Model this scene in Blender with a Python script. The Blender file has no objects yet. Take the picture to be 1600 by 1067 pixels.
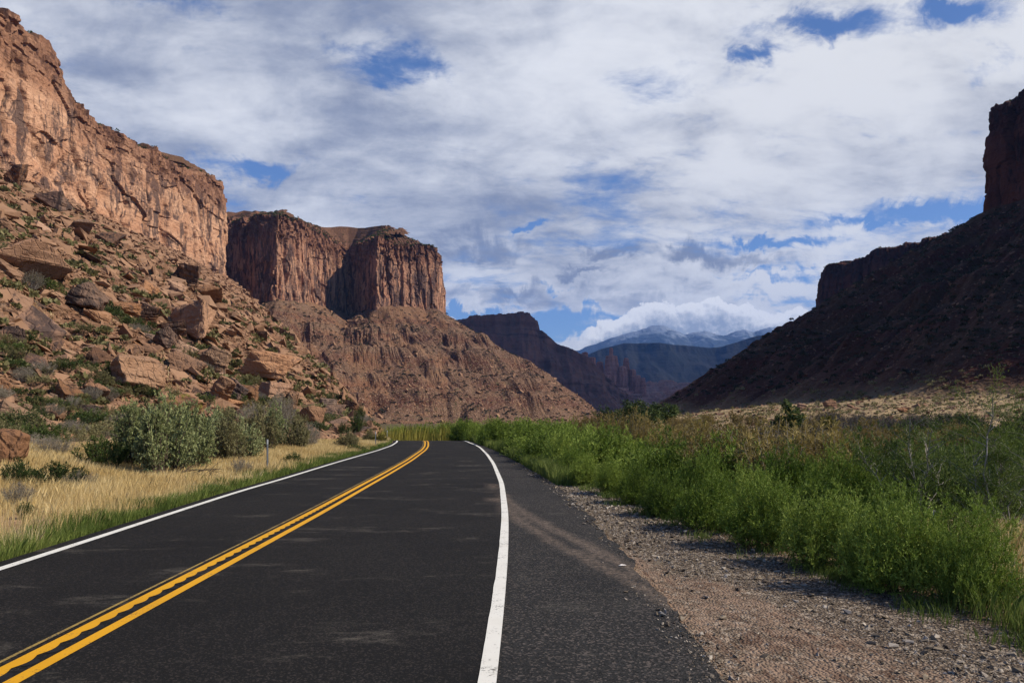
import bpy, bmesh, math, random
import numpy as np
from mathutils import Vector, Matrix, Euler

SC = bpy.context.scene
COL = SC.collection
rad = math.radians

# ------------------------------------------------------------------ camera
CAM_H, FPX, CX, HZ = 1.8, 1150.0, 800.0, 653.0
cam_d = bpy.data.cameras.new("camera")
cam_d.sensor_width = 36.0
cam_d.lens = 36.0 * FPX / 1600.0
cam_d.shift_y = (HZ - 533.5) / 1600.0
cam_d.clip_start = 0.1
cam_d.clip_end = 90000.0
cam = bpy.data.objects.new("camera", cam_d)
cam.location = (0, 0, CAM_H)
cam.rotation_euler = (rad(90), 0, 0)
COL.objects.link(cam)
SC.camera = cam

# ------------------------------------------------------------------ light
SUN_AZ, SUN_EL = 100.0, 40.0          # clockwise from the view direction (+Y); height over the horizon
S = Vector((math.sin(rad(SUN_AZ)) * math.cos(rad(SUN_EL)), math.cos(rad(SUN_AZ)) * math.cos(rad(SUN_EL)), math.sin(rad(SUN_EL))))
sun_d = bpy.data.lights.new("sun", 'SUN')
sun_d.energy = 5.0
sun_d.angle = rad(0.5)
sun_d.color = (1.0, 0.91, 0.76)
sun = bpy.data.objects.new("sun", sun_d)
sun.rotation_euler = S.to_track_quat('Z', 'Y').to_euler()
sun.location = S * 3000
COL.objects.link(sun)

SC.view_settings.view_transform = 'Standard'
SC.view_settings.look = 'None'
SC.view_settings.exposure = 0.40
SC.view_settings.gamma = 1.0
SC.render.engine = 'CYCLES'
SC.cycles.use_denoising = True
SC.cycles.max_bounces = 6
SC.cycles.diffuse_bounces = 1
SC.cycles.transparent_max_bounces = 6
SC.cycles.volume_bounces = 0


# ------------------------------------------------------------------ node helper
class NT:
    def __init__(self, tree):
        self.t = tree
        self.t.nodes.clear()

    def n(self, typ, ins=None, **props):
        nd = self.t.nodes.new(typ)
        for k, v in props.items():
            setattr(nd, k, v)
        for k, v in (ins or {}).items():
            sock = nd.inputs[k]
            if isinstance(v, bpy.types.NodeSocket):
                self.t.links.new(v, sock)
            else:
                try:
                    sock.default_value = v
                except Exception:
                    sock.default_value = (*v, 1.0)
        return nd

    def math(self, op, a, b=0.0, c=None, clamp=False):
        ins = {0: a, 1: b}
        if c is not None:
            ins[2] = c
        return self.n('ShaderNodeMath', ins, operation=op, use_clamp=clamp).outputs[0]

    def vmath(self, op, a, b=(0, 0, 0)):
        return self.n('ShaderNodeVectorMath', {0: a, 1: b}, operation=op).outputs[0]

    def noise(self, vec, scale, detail=4.0, rough=0.55, dist=0.0, lac=2.0):
        return self.n('ShaderNodeTexNoise', {'Vector': vec, 'Scale': scale, 'Detail': detail, 'Roughness': rough,
                                             'Distortion': dist, 'Lacunarity': lac}).outputs['Fac']

    def voronoi(self, vec, scale, feature='F1', out='Distance', rnd=1.0):
        return self.n('ShaderNodeTexVoronoi', {'Vector': vec, 'Scale': scale, 'Randomness': rnd}, feature=feature).outputs[out]

    def map(self, v, a, b, c=0.0, d=1.0, smooth=True):
        return self.n('ShaderNodeMapRange', {0: v, 1: a, 2: b, 3: c, 4: d},
                      interpolation_type='SMOOTHSTEP' if smooth else 'LINEAR').outputs[0]

    def mix(self, f, a, b):
        nd = self.t.nodes.new('ShaderNodeMix')
        nd.data_type = 'RGBA'
        for i, v in ((0, f), (6, a), (7, b)):
            s = nd.inputs[i]
            if isinstance(v, bpy.types.NodeSocket):
                self.t.links.new(v, s)
            elif i == 0:
                s.default_value = v
            else:
                s.default_value = (*v[:3], 1.0)
        return nd.outputs[2]

    def scale(self, v, s):
        return self.n('ShaderNodeVectorMath', {0: v, 1: s}, operation='MULTIPLY').outputs[0]

    def attr(self, name):
        return self.n('ShaderNodeAttribute', attribute_name=name).outputs['Fac']

    def pos(self):
        return self.n('ShaderNodeNewGeometry').outputs['Position']

    def bump(self, h, strength, dist, normal=None):
        ins = {'Height': h, 'Strength': strength, 'Distance': dist}
        if normal is not None:
            ins['Normal'] = normal
        return self.n('ShaderNodeBump', ins).outputs[0]

    def surf(self, col, rough=0.9, normal=None, spec=0.2, **kw):
        ins = {'Base Color': col, 'Roughness': rough, 'Specular IOR Level': spec}
        if normal is not None:
            ins['Normal'] = normal
        ins.update(kw)
        b = self.n('ShaderNodeBsdfPrincipled', ins)
        o = self.n('ShaderNodeOutputMaterial', {'Surface': b.outputs[0]})
        return o


def new_mat(name):
    m = bpy.data.materials.new(name)
    m.use_nodes = True
    return m, NT(m.node_tree)


# ------------------------------------------------------------------ sky: daylight sky with a broken layer of cloud
world = bpy.data.worlds.new("World")
SC.world = world
world.use_nodes = True
W = NT(world.node_tree)
sky = W.n('ShaderNodeTexSky', sky_type='NISHITA', sun_disc=False, sun_elevation=rad(SUN_EL), sun_rotation=rad(SUN_AZ),
          altitude=1200.0, air_density=1.0, dust_density=0.6, ozone_density=2.0)
bg_sky = W.n('ShaderNodeBackground', {'Color': W.mix(0.45, sky.outputs[0], W.vmath('MULTIPLY', sky.outputs[0], (0.55, 0.9, 1.5))), 'Strength': 0.085})
dirv = W.n('ShaderNodeTexCoord').outputs['Generated']
sep = W.n('ShaderNodeSeparateXYZ', {0: dirv})
zz = W.math('ADD', W.math('MAXIMUM', sep.outputs[2], 0.0), 0.22)
P = W.n('ShaderNodeCombineXYZ', {0: W.math('DIVIDE', sep.outputs[0], zz), 1: W.math('DIVIDE', sep.outputs[1], zz), 2: 0.0}).outputs[0]


def sky_map(rot, scl, loc):
    return W.n('ShaderNodeMapping', {'Vector': P, 'Rotation': (0, 0, rad(rot)), 'Scale': scl, 'Location': loc}).outputs[0]


Pr = sky_map(-24, (0.8, 1.25, 1.0), (3.1, 1.7, 0.0))
cov = W.noise(Pr, 1.5, 12.0, 0.62, 0.35)
cov2 = W.noise(Pr, 7.0, 12.0, 0.66, 0.25)
# picture-plane slopes of a direction: how far right and how far up it points per metre forward
fwd = W.math('MAXIMUM', sep.outputs[1], 0.05)
TX = W.math('DIVIDE', sep.outputs[0], fwd)
TZ = W.math('DIVIDE', sep.outputs[2], fwd)
w1 = W.noise(dirv, 9.0, 9.0, 0.65, 0.6)
w2 = W.noise(W.vmath('ADD', dirv, (3.7, 1.1, 8.2)), 14.0, 9.0, 0.65, 0.6)
TXw = W.math('ADD', TX, W.math('MULTIPLY', W.math('SUBTRACT', w1, 0.5), 0.26))
TZw = W.math('ADD', TZ, W.math('MULTIPLY', W.math('SUBTRACT', w2, 0.5), 0.12))


def patch(px, py, wx, wy, amt):
    """a soft patch of sky round one direction: a gap in the cloud layer, or a darker bank"""
    a = W.math('DIVIDE', W.math('SUBTRACT', TXw, (px - CX) / FPX), wx / FPX)
    b = W.math('DIVIDE', W.math('SUBTRACT', TZw, (HZ - py) / FPX), wy / FPX)
    r2 = W.math('ADD', W.math('MULTIPLY', a, a), W.math('MULTIPLY', b, b))
    return W.math('MULTIPLY', W.math('EXPONENT', W.math('MULTIPLY', r2, -1.0)), amt)


def patches(rows):
    tot = None
    for h in rows:
        t = patch(*h)
        tot = t if tot is None else W.math('ADD', tot, t)
    return tot


bias = patches([(395, 258, 95, 24, .24), (1450, 335, 90, 18, .24), (1335, 352, 60, 8, .16), (640, 112, 100, 34, .17), (530, 75, 60, 16, .10), (1300, 42, 100, 22, .19),
                (1180, 85, 60, 16, .16), (1480, 12, 80, 22, .20), (1540, 100, 50, 22, .12), (828, 351, 26, 6, .24),
                (860, 518, 90, 16, .20), (930, 492, 160, 12, .20), (1180, 470, 120, 12, .14), (735, 492, 50, 8, .22), (900, 449, 30, 6, .18), (1190, 430, 90, 9, .18), (1220, 384, 60, 8, .16), (240, 10, 120, 14, .10)])
covb = W.math('SUBTRACT', W.math('ADD', W.math('MULTIPLY', cov, 0.60), W.math('MULTIPLY', cov2, 0.40)), bias)
fac = W.map(covb, 0.318, 0.486)
# unseen sky overhead and behind the viewer kept clear to lower fill light
clear = W.math('MULTIPLY', W.map(sep.outputs[1], -0.05, 0.40), W.map(sep.outputs[2], 0.74, 0.56))
fac = W.math('MULTIPLY', fac, clear)
shade1 = W.noise(Pr, 1.15, 10.0, 0.54, 0.3)
shade2 = W.noise(sky_map(-18, (0.75, 1.35, 1.0), (7.7, 2.2, 0)), 3.6, 10.0, 0.56, 0.35)
sh = W.math('ADD', W.math('ADD', W.math('MULTIPLY', shade1, 0.46), W.math('MULTIPLY', W.noise(W.vmath('MULTIPLY', dirv, (1.0, 1.0, 1.7)), 7.5, 9.0, 0.58, 0.5), 0.26)), W.math('MULTIPLY', shade2, 0.28))
# cloud is brighter towards the sun's side and low over the valley
sunny = W.map(sep.outputs[0], -0.55, 0.45, -0.065, 0.06, smooth=False)
lowb = W.map(sep.outputs[2], 0.03, 0.30, 0.05, -0.01)
grey = patches([(960, 394, 40, 12, .20), (1085, 398, 60, 15, .26), (1180, 412, 70, 13, .15), (940, 424, 50, 8, .14), (1080, 474, 230, 22, .12), (760, 385, 60, 20, .16), (800, 462, 90, 14, .15), (560, 190, 150, 40, .06), (900, 290, 200, 50, .05), (140, 110, 200, 40, .05)])
sh = W.math('ADD', sh, W.math('MULTIPLY', W.math('SUBTRACT', cov2, 0.5), 0.22))
sh = W.math('SUBTRACT', W.math('ADD', W.math('ADD', sh, sunny), lowb), grey)
ccol = W.mix(W.map(sh, 0.33, 0.60), (0.255, 0.29, 0.385), (0.87, 0.88, 0.90))
bg_cloud = W.n('ShaderNodeBackground', {'Color': ccol, 'Strength': 0.80})
mixs = W.n('ShaderNodeMixShader', {0: W.math('MULTIPLY', fac, 0.96), 1: bg_sky.outputs[0], 2: bg_cloud.outputs[0]})
# the bank of cumulus resting on the far mountains
C100 = W.n('ShaderNodeCombineXYZ', {0: W.math('MULTIPLY', TX, FPX / 100), 1: W.math('MULTIPLY', TZ, FPX / 100), 2: 0.0}).outputs[0]
fc = W.n('ShaderNodeFloatCurve', {1: W.map(TX, (880 - CX) / FPX, (1320 - CX) / FPX, 0, 1, smooth=False)})
crown = [(880, 545), (905, 530), (930, 512), (960, 500), (985, 486), (1003, 478), (1030, 474), (1060, 477), (1090, 474), (1122, 468), (1142, 480), (1165, 477), (1190, 488), (1215, 490), (1245, 484), (1270, 494), (1320, 505)]
cv = fc.mapping.curves[0]
for i, (a, b) in enumerate(crown):
    u, v = (a - 880) / 440, (HZ - b) / 200
    if i == 0:
        cv.points[0].location = (u, v)
    elif i == len(crown) - 1:
        cv.points[-1].location = (u, v)
    else:
        cv.points.new(u, v)
fc.mapping.update()


def billow(vec):
    n = W.n('ShaderNodeTexVoronoi', {'Vector': W.vmath('ADD', vec, W.scale(W.n('ShaderNodeTexNoise', {'Vector': vec, 'Scale': 6.0, 'Detail': 4.0}).outputs['Color'], (0.10, 0.10, 0.0))),
                                     'Scale': 3.6, 'Detail': 3.0, 'Roughness': 0.6, 'Lacunarity': 2.2, 'Smoothness': 0.22}, feature='SMOOTH_F1', normalize=True)
    return W.math('SUBTRACT', 1.0, n.outputs['Distance'])


b0 = billow(C100)
b1 = billow(W.vmath('ADD', C100, (0.035, 0.055, 0.0)))
topz = W.math('MULTIPLY', fc.outputs[0], 200.0 / FPX)
depth = W.math('SUBTRACT', W.math('ADD', topz, W.math('MULTIPLY', W.math('SUBTRACT', b0, 0.62), 46.0 / FPX)), TZ)
cmask = W.math('MULTIPLY', W.map(depth, -0.8 / FPX, 1.6 / FPX), W.map(TX, (893 - CX) / FPX, (925 - CX) / FPX))
cmask = W.math('MULTIPLY', cmask, W.map(sep.outputs[1], 0.2, 0.4))
relief = W.math('ADD', W.math('MULTIPLY', W.math('SUBTRACT', b0, b1), 2.4), W.map(depth, 0, 44 / FPX, 1.0, 0.14))
relief = W.math('ADD', relief, W.math('MULTIPLY', W.math('SUBTRACT', W.noise(C100, 2.2, 6, 0.6), 0.5), 0.45))
cumcol = W.mix(W.map(relief, 0.12, 0.85, smooth=False), (0.36, 0.41, 0.50), (1.0, 1.0, 1.0))
bg_cum = W.n('ShaderNodeBackground', {'Color': cumcol, 'Strength': 0.84})
mixs = W.n('ShaderNodeMixShader', {0: cmask, 1: mixs.outputs[0], 2: bg_cum.outputs[0]})
W.n('ShaderNodeOutputWorld', {'Surface': mixs.outputs[0]})
world.cycles.sampling_method = 'MANUAL'
world.cycles.sample_map_resolution = 1024


# ------------------------------------------------------------------ numpy noise
_rng = np.random.RandomState(7)
_perm = np.concatenate([_rng.permutation(256)] * 3).astype(np.int32)
_grad = _rng.normal(size=(256, 3))
_grad /= np.linalg.norm(_grad, axis=1)[:, None]
_cell = _rng.rand(256, 4)


def pnoise(x, y, z=0.0):
    x, y, z = np.broadcast_arrays(np.asarray(x, float), np.asarray(y, float), np.asarray(z, float))
    xi, yi, zi = np.floor(x), np.floor(y), np.floor(z)
    xf, yf, zf = x - xi, y - yi, z - zi
    xi, yi, zi = xi.astype(np.int64) & 255, yi.astype(np.int64) & 255, zi.astype(np.int64) & 255
    u, v, w = [t * t * t * (t * (t * 6 - 15) + 10) for t in (xf, yf, zf)]
    out = 0.0
    for dx in (0, 1):
        for dy in (0, 1):
            for dz in (0, 1):
                h = _perm[_perm[_perm[xi + dx] + yi + dy] + zi + dz]
                g = _grad[h]
                d = g[..., 0] * (xf - dx) + g[..., 1] * (yf - dy) + g[..., 2] * (zf - dz)
                out = out + d * (u if dx else 1 - u) * (v if dy else 1 - v) * (w if dz else 1 - w)
    return out * 1.6


def fbm(x, y, z=0.0, o=4, g=0.5):
    a, s, f = 1.0, 0.0, 1.0
    for k in range(o):
        s = s + a * pnoise(x * f + 17.3 * k, y * f - 9.1 * k, np.asarray(z) * f + 3.7 * k)
        a *= g
        f *= 2.03
    return s


def worley(x, y, seed=0):
    """cell value and distance to the border for a jittered 2-D grid"""
    x, y = np.broadcast_arrays(np.asarray(x, float), np.asarray(y, float))
    xi, yi = np.floor(x).astype(np.int64), np.floor(y).astype(np.int64)
    f1 = np.full(x.shape, 9.0)
    f2 = np.full(x.shape, 9.0)
    val = np.zeros(x.shape)
    for dx in (-1, 0, 1):
        for dy in (-1, 0, 1):
            h = _perm[_perm[(xi + dx + seed * 31) & 255] + ((yi + dy) & 255)]
            c = _cell[h]
            d = np.hypot(xi + dx + c[..., 0] - x, yi + dy + c[..., 1] - y)
            near = d < f1
            f2 = np.where(near, f1, np.minimum(f2, d))
            val = np.where(near, c[..., 2], val)
            f1 = np.where(near, d, f1)
    return val, f2 - f1


def sstep(a, b, x):
    t = np.clip((x - a) / (b - a), 0, 1)
    return t * t * (3 - 2 * t)


# ------------------------------------------------------------------ mesh helpers
def mesh_np(name, verts, faces, mat=None, attrs=None, smooth=False):
    """verts (N,3); faces: list of (M,k) index arrays"""
    me = bpy.data.meshes.new(name)
    verts = np.ascontiguousarray(verts, dtype=np.float32)
    faces = [f for f in faces if len(f)]
    me.vertices.add(len(verts))
    me.vertices.foreach_set("co", verts.ravel())
    loops = np.concatenate([f.ravel() for f in faces]).astype(np.int32)
    tot = np.concatenate([np.full(len(f), f.shape[1], np.int32) for f in faces])
    start = np.concatenate([[0], np.cumsum(tot)[:-1]]).astype(np.int32)
    me.loops.add(len(loops))
    me.loops.foreach_set("vertex_index", loops)
    me.polygons.add(len(tot))
    me.polygons.foreach_set("loop_start", start)
    me.polygons.foreach_set("loop_total", tot)
    me.polygons.foreach_set("use_smooth", np.full(len(tot), bool(smooth)))
    for k, v in (attrs or {}).items():
        a = me.attributes.new(k, 'FLOAT', 'POINT')
        a.data.foreach_set("value", np.ascontiguousarray(v, dtype=np.float32).ravel())
    me.update(calc_edges=True)
    if mat is not None:
        me.materials.append(mat)
    return me


def link(name, me, parent=None, **props):
    o = bpy.data.objects.new(name, me)
    COL.objects.link(o)
    if parent is not None:
        o.parent = parent
    for k, v in props.items():
        o[k] = v
    return o


def struct(name, me):
    return link(name, me, kind='structure')


def stuff(name, me, label, category):
    return link(name, me, kind='stuff', label=label, category=category)


def grid_faces(nu, nv, keep=None):
    i = np.arange(nu * nv).reshape(nu, nv)
    q = np.stack([i[:-1, :-1], i[1:, :-1], i[1:, 1:], i[:-1, 1:]], -1).reshape(-1, 4)
    if keep is not None:
        k = keep.reshape(nu, nv)
        kk = (k[:-1, :-1] | k[1:, :-1] | k[1:, 1:] | k[:-1, 1:]).reshape(-1)
        q = q[kk]
    return q


def compact(v, q, attrs=None):
    used = np.unique(q)
    m = np.full(len(v), -1, np.int64)
    m[used] = np.arange(len(used))
    return v[used], m[q], {k: a.ravel()[used] for k, a in (attrs or {}).items()}


def seg_dist(x, y, pts):
    """distance to an open polyline"""
    best = np.full(np.shape(x), 1e9)
    for (ax, ay), (bx, by) in zip(pts[:-1], pts[1:]):
        dx, dy = bx - ax, by - ay
        L = dx * dx + dy * dy
        t = np.clip(((x - ax) * dx + (y - ay) * dy) / L, 0, 1)
        best = np.minimum(best, np.hypot(x - ax - t * dx, y - ay - t * dy))
    return best


def inside(x, y, poly):
    c = np.zeros(np.shape(x), bool)
    n = len(poly)
    for k in range(n):
        ax, ay = poly[k]
        bx, by = poly[(k + 1) % n]
        cond = ((ay > y) != (by > y)) & (x < (bx - ax) * (y - ay) / ((by - ay) if by != ay else 1e-9) + ax)
        c ^= cond
    return c


def poly_dist(x, y, poly):
    d = seg_dist(x, y, list(poly) + [poly[0]])
    return np.where(inside(x, y, poly), -d, d)
# ================================================================== TERRAIN FUNCTIONS
# lines of the road, (Y, X) in metres: pavement edges, painted lines
LW = [(-12, -5.3), (0, -5.66), (9.5, -6.15), (14.3, -6.47), (18, -6.70), (21.5, -6.78), (29.8, -7.13), (40.6, -7.45), (48.2, -7.88), (54, -8.5)]
YR = [(-12, -2.95), (0, -3.2), (5.3, -3.45), (9, -3.62), (11.4, -3.93), (14.1, -3.6), (19, -3.83), (24.4, -3.98), (31.4, -4.22), (41.4, -4.86), (47, -5.4), (54, -6.3)]
YR = [(-12, -3.08), (0, -3.30), (5.3, -3.42), (9, -3.50), (14.1, -3.62), (19, -3.80), (24.4, -3.98), (31.4, -4.27), (41.4, -4.86), (47, -5.35), (54, -6.15)]
RW = [(-12, -0.6), (0, -0.25), (5, -.17), (6.43, -.14), (9.76, -.11), (13.8, -.125), (20.3, -.28), (29.1, -.73), (36, -1.2), (45, -1.95), (50, -2.55), (54, -3.15)]
RE = [(-12, 1.6), (0, 1.5), (5, 1.46), (6.47, 1.56), (8.6, 1.5), (12.9, 1.46), (17.1, 1.34), (20.3, 1.15), (29.2, .3), (38.3, -.63), (46, -1.6), (54, -2.75)]


def smooth_curve(pts, ys):
    a = np.array(pts, float)
    v = np.interp(ys, a[:, 0], a[:, 1])
    k = np.exp(-np.linspace(-2, 2, 31) ** 2)
    k /= k.sum()
    pad = np.concatenate([v[0] + (v[1] - v[0]) * np.arange(-15, 0), v, v[-1] + (v[-1] - v[-6]) / 5 * np.arange(1, 16)])
    return np.convolve(pad, k, 'valid')


RY = np.arange(-10, 54.01, 0.2)
road_lines = {k: np.stack([smooth_curve(v, RY), RY], 1) for k, v in dict(lw=LW, yr=YR, rw=RW, re=RE).items()}
# beyond 54 m the road bends away to the left in one arc
_p, _q = road_lines['yr'][-1], road_lines['yr'][-8]
_th = math.atan2(-(_p[0] - _q[0]), _p[1] - _q[1])
_master = []
_pos = np.array(_p)
for k in range(1, 260):
    ds = 0.25
    R = 95.0 if _th < rad(12) else 1e6
    _th += ds / R
    _pos = _pos + ds * np.array([-math.sin(_th), math.cos(_th)])
    _master.append((_pos[0], _pos[1], _th))
_master = np.array(_master)
for k in road_lines:
    off = road_lines[k][-1] - _p
    th0 = math.atan2(-(_p[0] - _q[0]), _p[1] - _q[1])
    across = off[0] * math.cos(th0) + off[1] * math.sin(th0)
    ext = _master[:, :2] + across * np.stack([np.cos(_master[:, 2]), np.sin(_master[:, 2])], 1)
    # blend the small jump along the way
    jump = road_lines[k][-1] + (road_lines[k][-1] - road_lines[k][-2]) - ext[0]
    ext = ext + jump * np.clip(1 - np.arange(len(ext)) / 60, 0, 1)[:, None]
    road_lines[k] = np.concatenate([road_lines[k], ext])


def offs(line, d):
    """line shifted d metres to its right"""
    t = np.gradient(line, axis=0)
    t /= np.linalg.norm(t, axis=1)[:, None]
    return line + d * np.stack([t[:, 1], -t[:, 0]], 1)


LE = offs(road_lines['lw'], -0.28)       # left pavement edge
REDGE = road_lines['re']
_ly, _lx = LE[:len(RY), 1], LE[:len(RY), 0]
BASE = [(-5, 4.6), (3.0, 4.35), (5.64, 4.25), (6.97, 3.95), (8.73, 3.5), (11.07, 2.95), (16.3, 2.15), (22.5, 1.45), (30, 0.75), (39.8, -.2), (49, -1.6), (60, -4.0), (80, -12.0), (130, -52.0), (200, -120.0)]
_bA = np.array(BASE)


def bush_line(y):
    return np.interp(y, _bA[:, 0], _bA[:, 1])


LEFT_CLIFF = [(-246, 60), (-252, 250), (-248, 380), (-253, 480), (-249, 560), (-250, 646), (-300, 690), (-318, 802), (-240, 752), (-222, 776), (-207, 806), (-192, 866), (-178, 850), (-147, 800), (-110, 822), (-81, 835), (-84, 900), (-120, 1080), (-400, 1200)]
LEFT_POLY = LEFT_CLIFF + [(-900, 1200), (-900, 60)]
BUTTE_POLY = [(-318, 802), (-240, 752), (-222, 776), (-207, 806), (-192, 866), (-178, 850), (-147, 800), (-110, 822), (-81, 835), (-84, 900), (-120, 1080), (-400, 1200), (-700, 1000), (-500, 750)]
RIGHT_A = [(300, 50), (292, 130), (287, 230), (285, 330), (282, 405), (275, 428), (290, 455), (340, 500), (430, 560)]
RIGHT_A_POLY = RIGHT_A + [(900, 560), (900, 50)]
RIGHT_B = [(480, 590), (430, 680), (385, 745), (339, 813), (352, 850), (420, 900), (560, 960)]
RIGHT_B_POLY = RIGHT_B + [(1000, 960), (1000, 590)]


def smin(a, b, k):
    h = np.clip(0.5 + 0.5 * (b - a) / k, 0, 1)
    return b * (1 - h) + a * h - k * h * (1 - h)


def smax(a, b, k):
    return -smin(-a, -b, k)


def talus_profile(d):
    return 0.535 * d - 4.6 * (1 - np.exp(-np.maximum(d, 0) / 8.5))


def left_toe(y):
    return np.interp(y, [-30, 0, 12, 20, 30, 40, 52, 60], [-17.5, -16.0, -15.2, -14.6, -13.6, -12.4, -11.0, -10.6])


def near_lobe(x, y):
    d1 = left_toe(y) - x
    d2 = -(x + 12.5) - 0.21 * (y - 72)
    a = np.where(d1 > 0, talus_profile(d1), d1 * 0.1)
    b = np.where(d2 > 0, 1.08 * d2, d2 * 0.5)
    return np.minimum(smin(a, b, 1.5), 124.0)


def terrace(h, levels, amp):
    for h0, w in levels:
        t = (h - h0) / w
        h = h + amp * w * (np.exp(-((t - 0.6) ** 2) * 3) - np.exp(-((t + 0.6) ** 2) * 3))
    return h


def butte_slope(x, y):
    d = poly_dist(x, y, BUTTE_POLY)
    h = 123 - 0.64 * np.maximum(d, -5)
    # fans, gullies and red ledges
    ang = np.arctan2(y - 950, x + 230)
    g = fbm(ang * 9 + 0.5 * fbm(x / 60, y / 60, 3.0, 2), d / 150.0, 1.5, 5, 0.6)
    h = h + 6.0 * g * np.clip(d / 50, 0, 1) * np.clip((h + 10) / 40, 0, 1)
    m = sstep(-.35, .2, pnoise(ang * 7, 3.3, 0.0) + 0.6 * pnoise(x / 28, y / 28, 2.0))
    ht = terrace(h, [(17, 9), (33, 6), (58, 8), (84, 7)], 0.92)
    h = h * (1 - m) + ht * m
    w = 14 * fbm(x / 45, y / 45, 6.0, 3)
    h = h - 8.0 * np.exp(-(seg_dist(x + w, y, [(-150, 800), (-35, 615)]) / 8.0) ** 2) - 5.0 * np.exp(-(seg_dist(x + w, y, [(-95, 822), (40, 660)]) / 7.0) ** 2)
    return smax(h, -4.5 + 0 * h, 5.0)


def left_h(x, y, rough=True):
    n = near_lobe(x, y)
    h = np.maximum(n, butte_slope(x, y))
    if rough:
        a = np.clip((h - 0.2) / 8, 0.0, 1)
        near = np.clip(260 / np.maximum(y, 1), 0.5, 2.0)
        h = h + a * (2.6 * fbm(x / 38, y / 38, 0.3, 3) + 0.9 * fbm(x / 6.5, y / 6.5, 4.1, 3) + 0.35 * np.abs(fbm(x / 1.7, y / 1.7, 8.1, 3)))
        v, e = worley(x / 9 + 0.3 * pnoise(x / 7, y / 7), y / 6, 3)
        h = h + a * (v - 0.45) * 1.0
    return h


def right_h(x, y, rough=True):
    d1 = poly_dist(x, y, RIGHT_A_POLY)
    d2 = poly_dist(x, y, RIGHT_B_POLY)
    d = np.minimum(d1, d2)
    ang = np.where(d1 < d2, np.arctan2(y - 470, x - 420), np.arctan2(y - 860, x - 500))
    h = 122 - 0.605 * np.maximum(d, -5)
    g = fbm(ang * 15, d / 220.0, 7.5, 4, 0.55)
    h = h + 7.0 * g * np.clip(d / 60, 0, 1) * np.clip(h / 30, 0, 1)
    m = sstep(-.1, .4, pnoise(ang * 6, 1.3, 0.0) + 0.6 * pnoise(x / 30, y / 30, 2.0))
    h = h * (1 - m) + terrace(h, [(26, 8), (48, 7), (80, 7)], 0.4) * m
    fan = 7.5 - 0.125 * (d - 190)
    fan = fan - 6.5 * sstep(240, 370, y)
    fan = fan + 0.8 * fbm(x / 25, y / 25, 5.0, 3)
    h = smax(h, fan, 4.0)
    if rough:
        a = np.clip((h + 1.0) / 12, 0, 1)
        h = h + a * (1.6 * fbm(x / 34, y / 34, 2.3, 3) + 0.45 * fbm(x / 6, y / 6, 4.1, 3) + 0.3 * fbm(x / 1.7, y / 1.7, 8.1, 2))
    return h


def dip(y):
    """the road and the valley floor fall away beyond a low crest"""
    q = np.maximum(np.asarray(y, float) - 57, 0)
    return np.maximum(-0.042 * (np.sqrt(q * q + 16) - 4), -3.0)


def ground_h(x, y):
    x, y = np.broadcast_arrays(np.asarray(x, float), np.asarray(y, float))
    yc = np.clip(y, -10, 54)
    xl = np.interp(yc, _ly, _lx)
    xr = bush_line(np.clip(y, -5, 200))
    dl = xl - x
    near = sstep(62, 50, y)
    h = np.full(x.shape, -0.05)
    up = np.clip(dl - 0.1, 0, 40)
    h = h + near * (0.02 * np.clip(up / 0.5, 0, 1) + 0.045 * np.clip(up, 0, 6) + 0.10 * np.clip(up - 3.5, 0, 8)) + near * np.clip(up, 0, 1) * 0.05 * fbm(x / 1.3, y / 1.3, 0.0, 3)
    d = x - xr - 0.6
    drop = -1.5 * sstep(0, 14, d)
    h = h + drop + 0.14 * np.clip(d / 3, 0, 1) * fbm(x / 5, y / 5, 2.2, 3)
    gr = np.clip((x - np.interp(np.clip(y, -10, 54), RY, REDGE[:len(RY), 0])) / 0.4, 0, 1)
    h = np.maximum(h + dip(y), np.minimum(h, -3.0))
    h = h - 0.015 * gr + 0.02 * gr * fbm(x / 0.8, y / 1.1, 1.0, 3)
    return h


def terrain_h(x, y):
    x = np.asarray(x, float)
    y = np.asarray(y, float)
    g = ground_h(x, y)
    return np.maximum(g, np.where(x < 0, left_h(x, y), right_h(x, y)))


def cast(px, py, tmin=4.0, tmax=1500.0):
    """where a sight line from the camera meets the terrain"""
    rx, rz = (px - CX) / FPX, (HZ - py) / FPX
    t = np.exp(np.linspace(math.log(tmin), math.log(tmax), 1600))
    z = CAM_H + rz * t
    h = terrain_h(rx * t, t)
    k = np.nonzero(h >= z)[0]
    i = int(k[0]) if len(k) else len(t) - 1
    return Vector((float(rx * t[i]), float(t[i]), float(h[i])))


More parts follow.
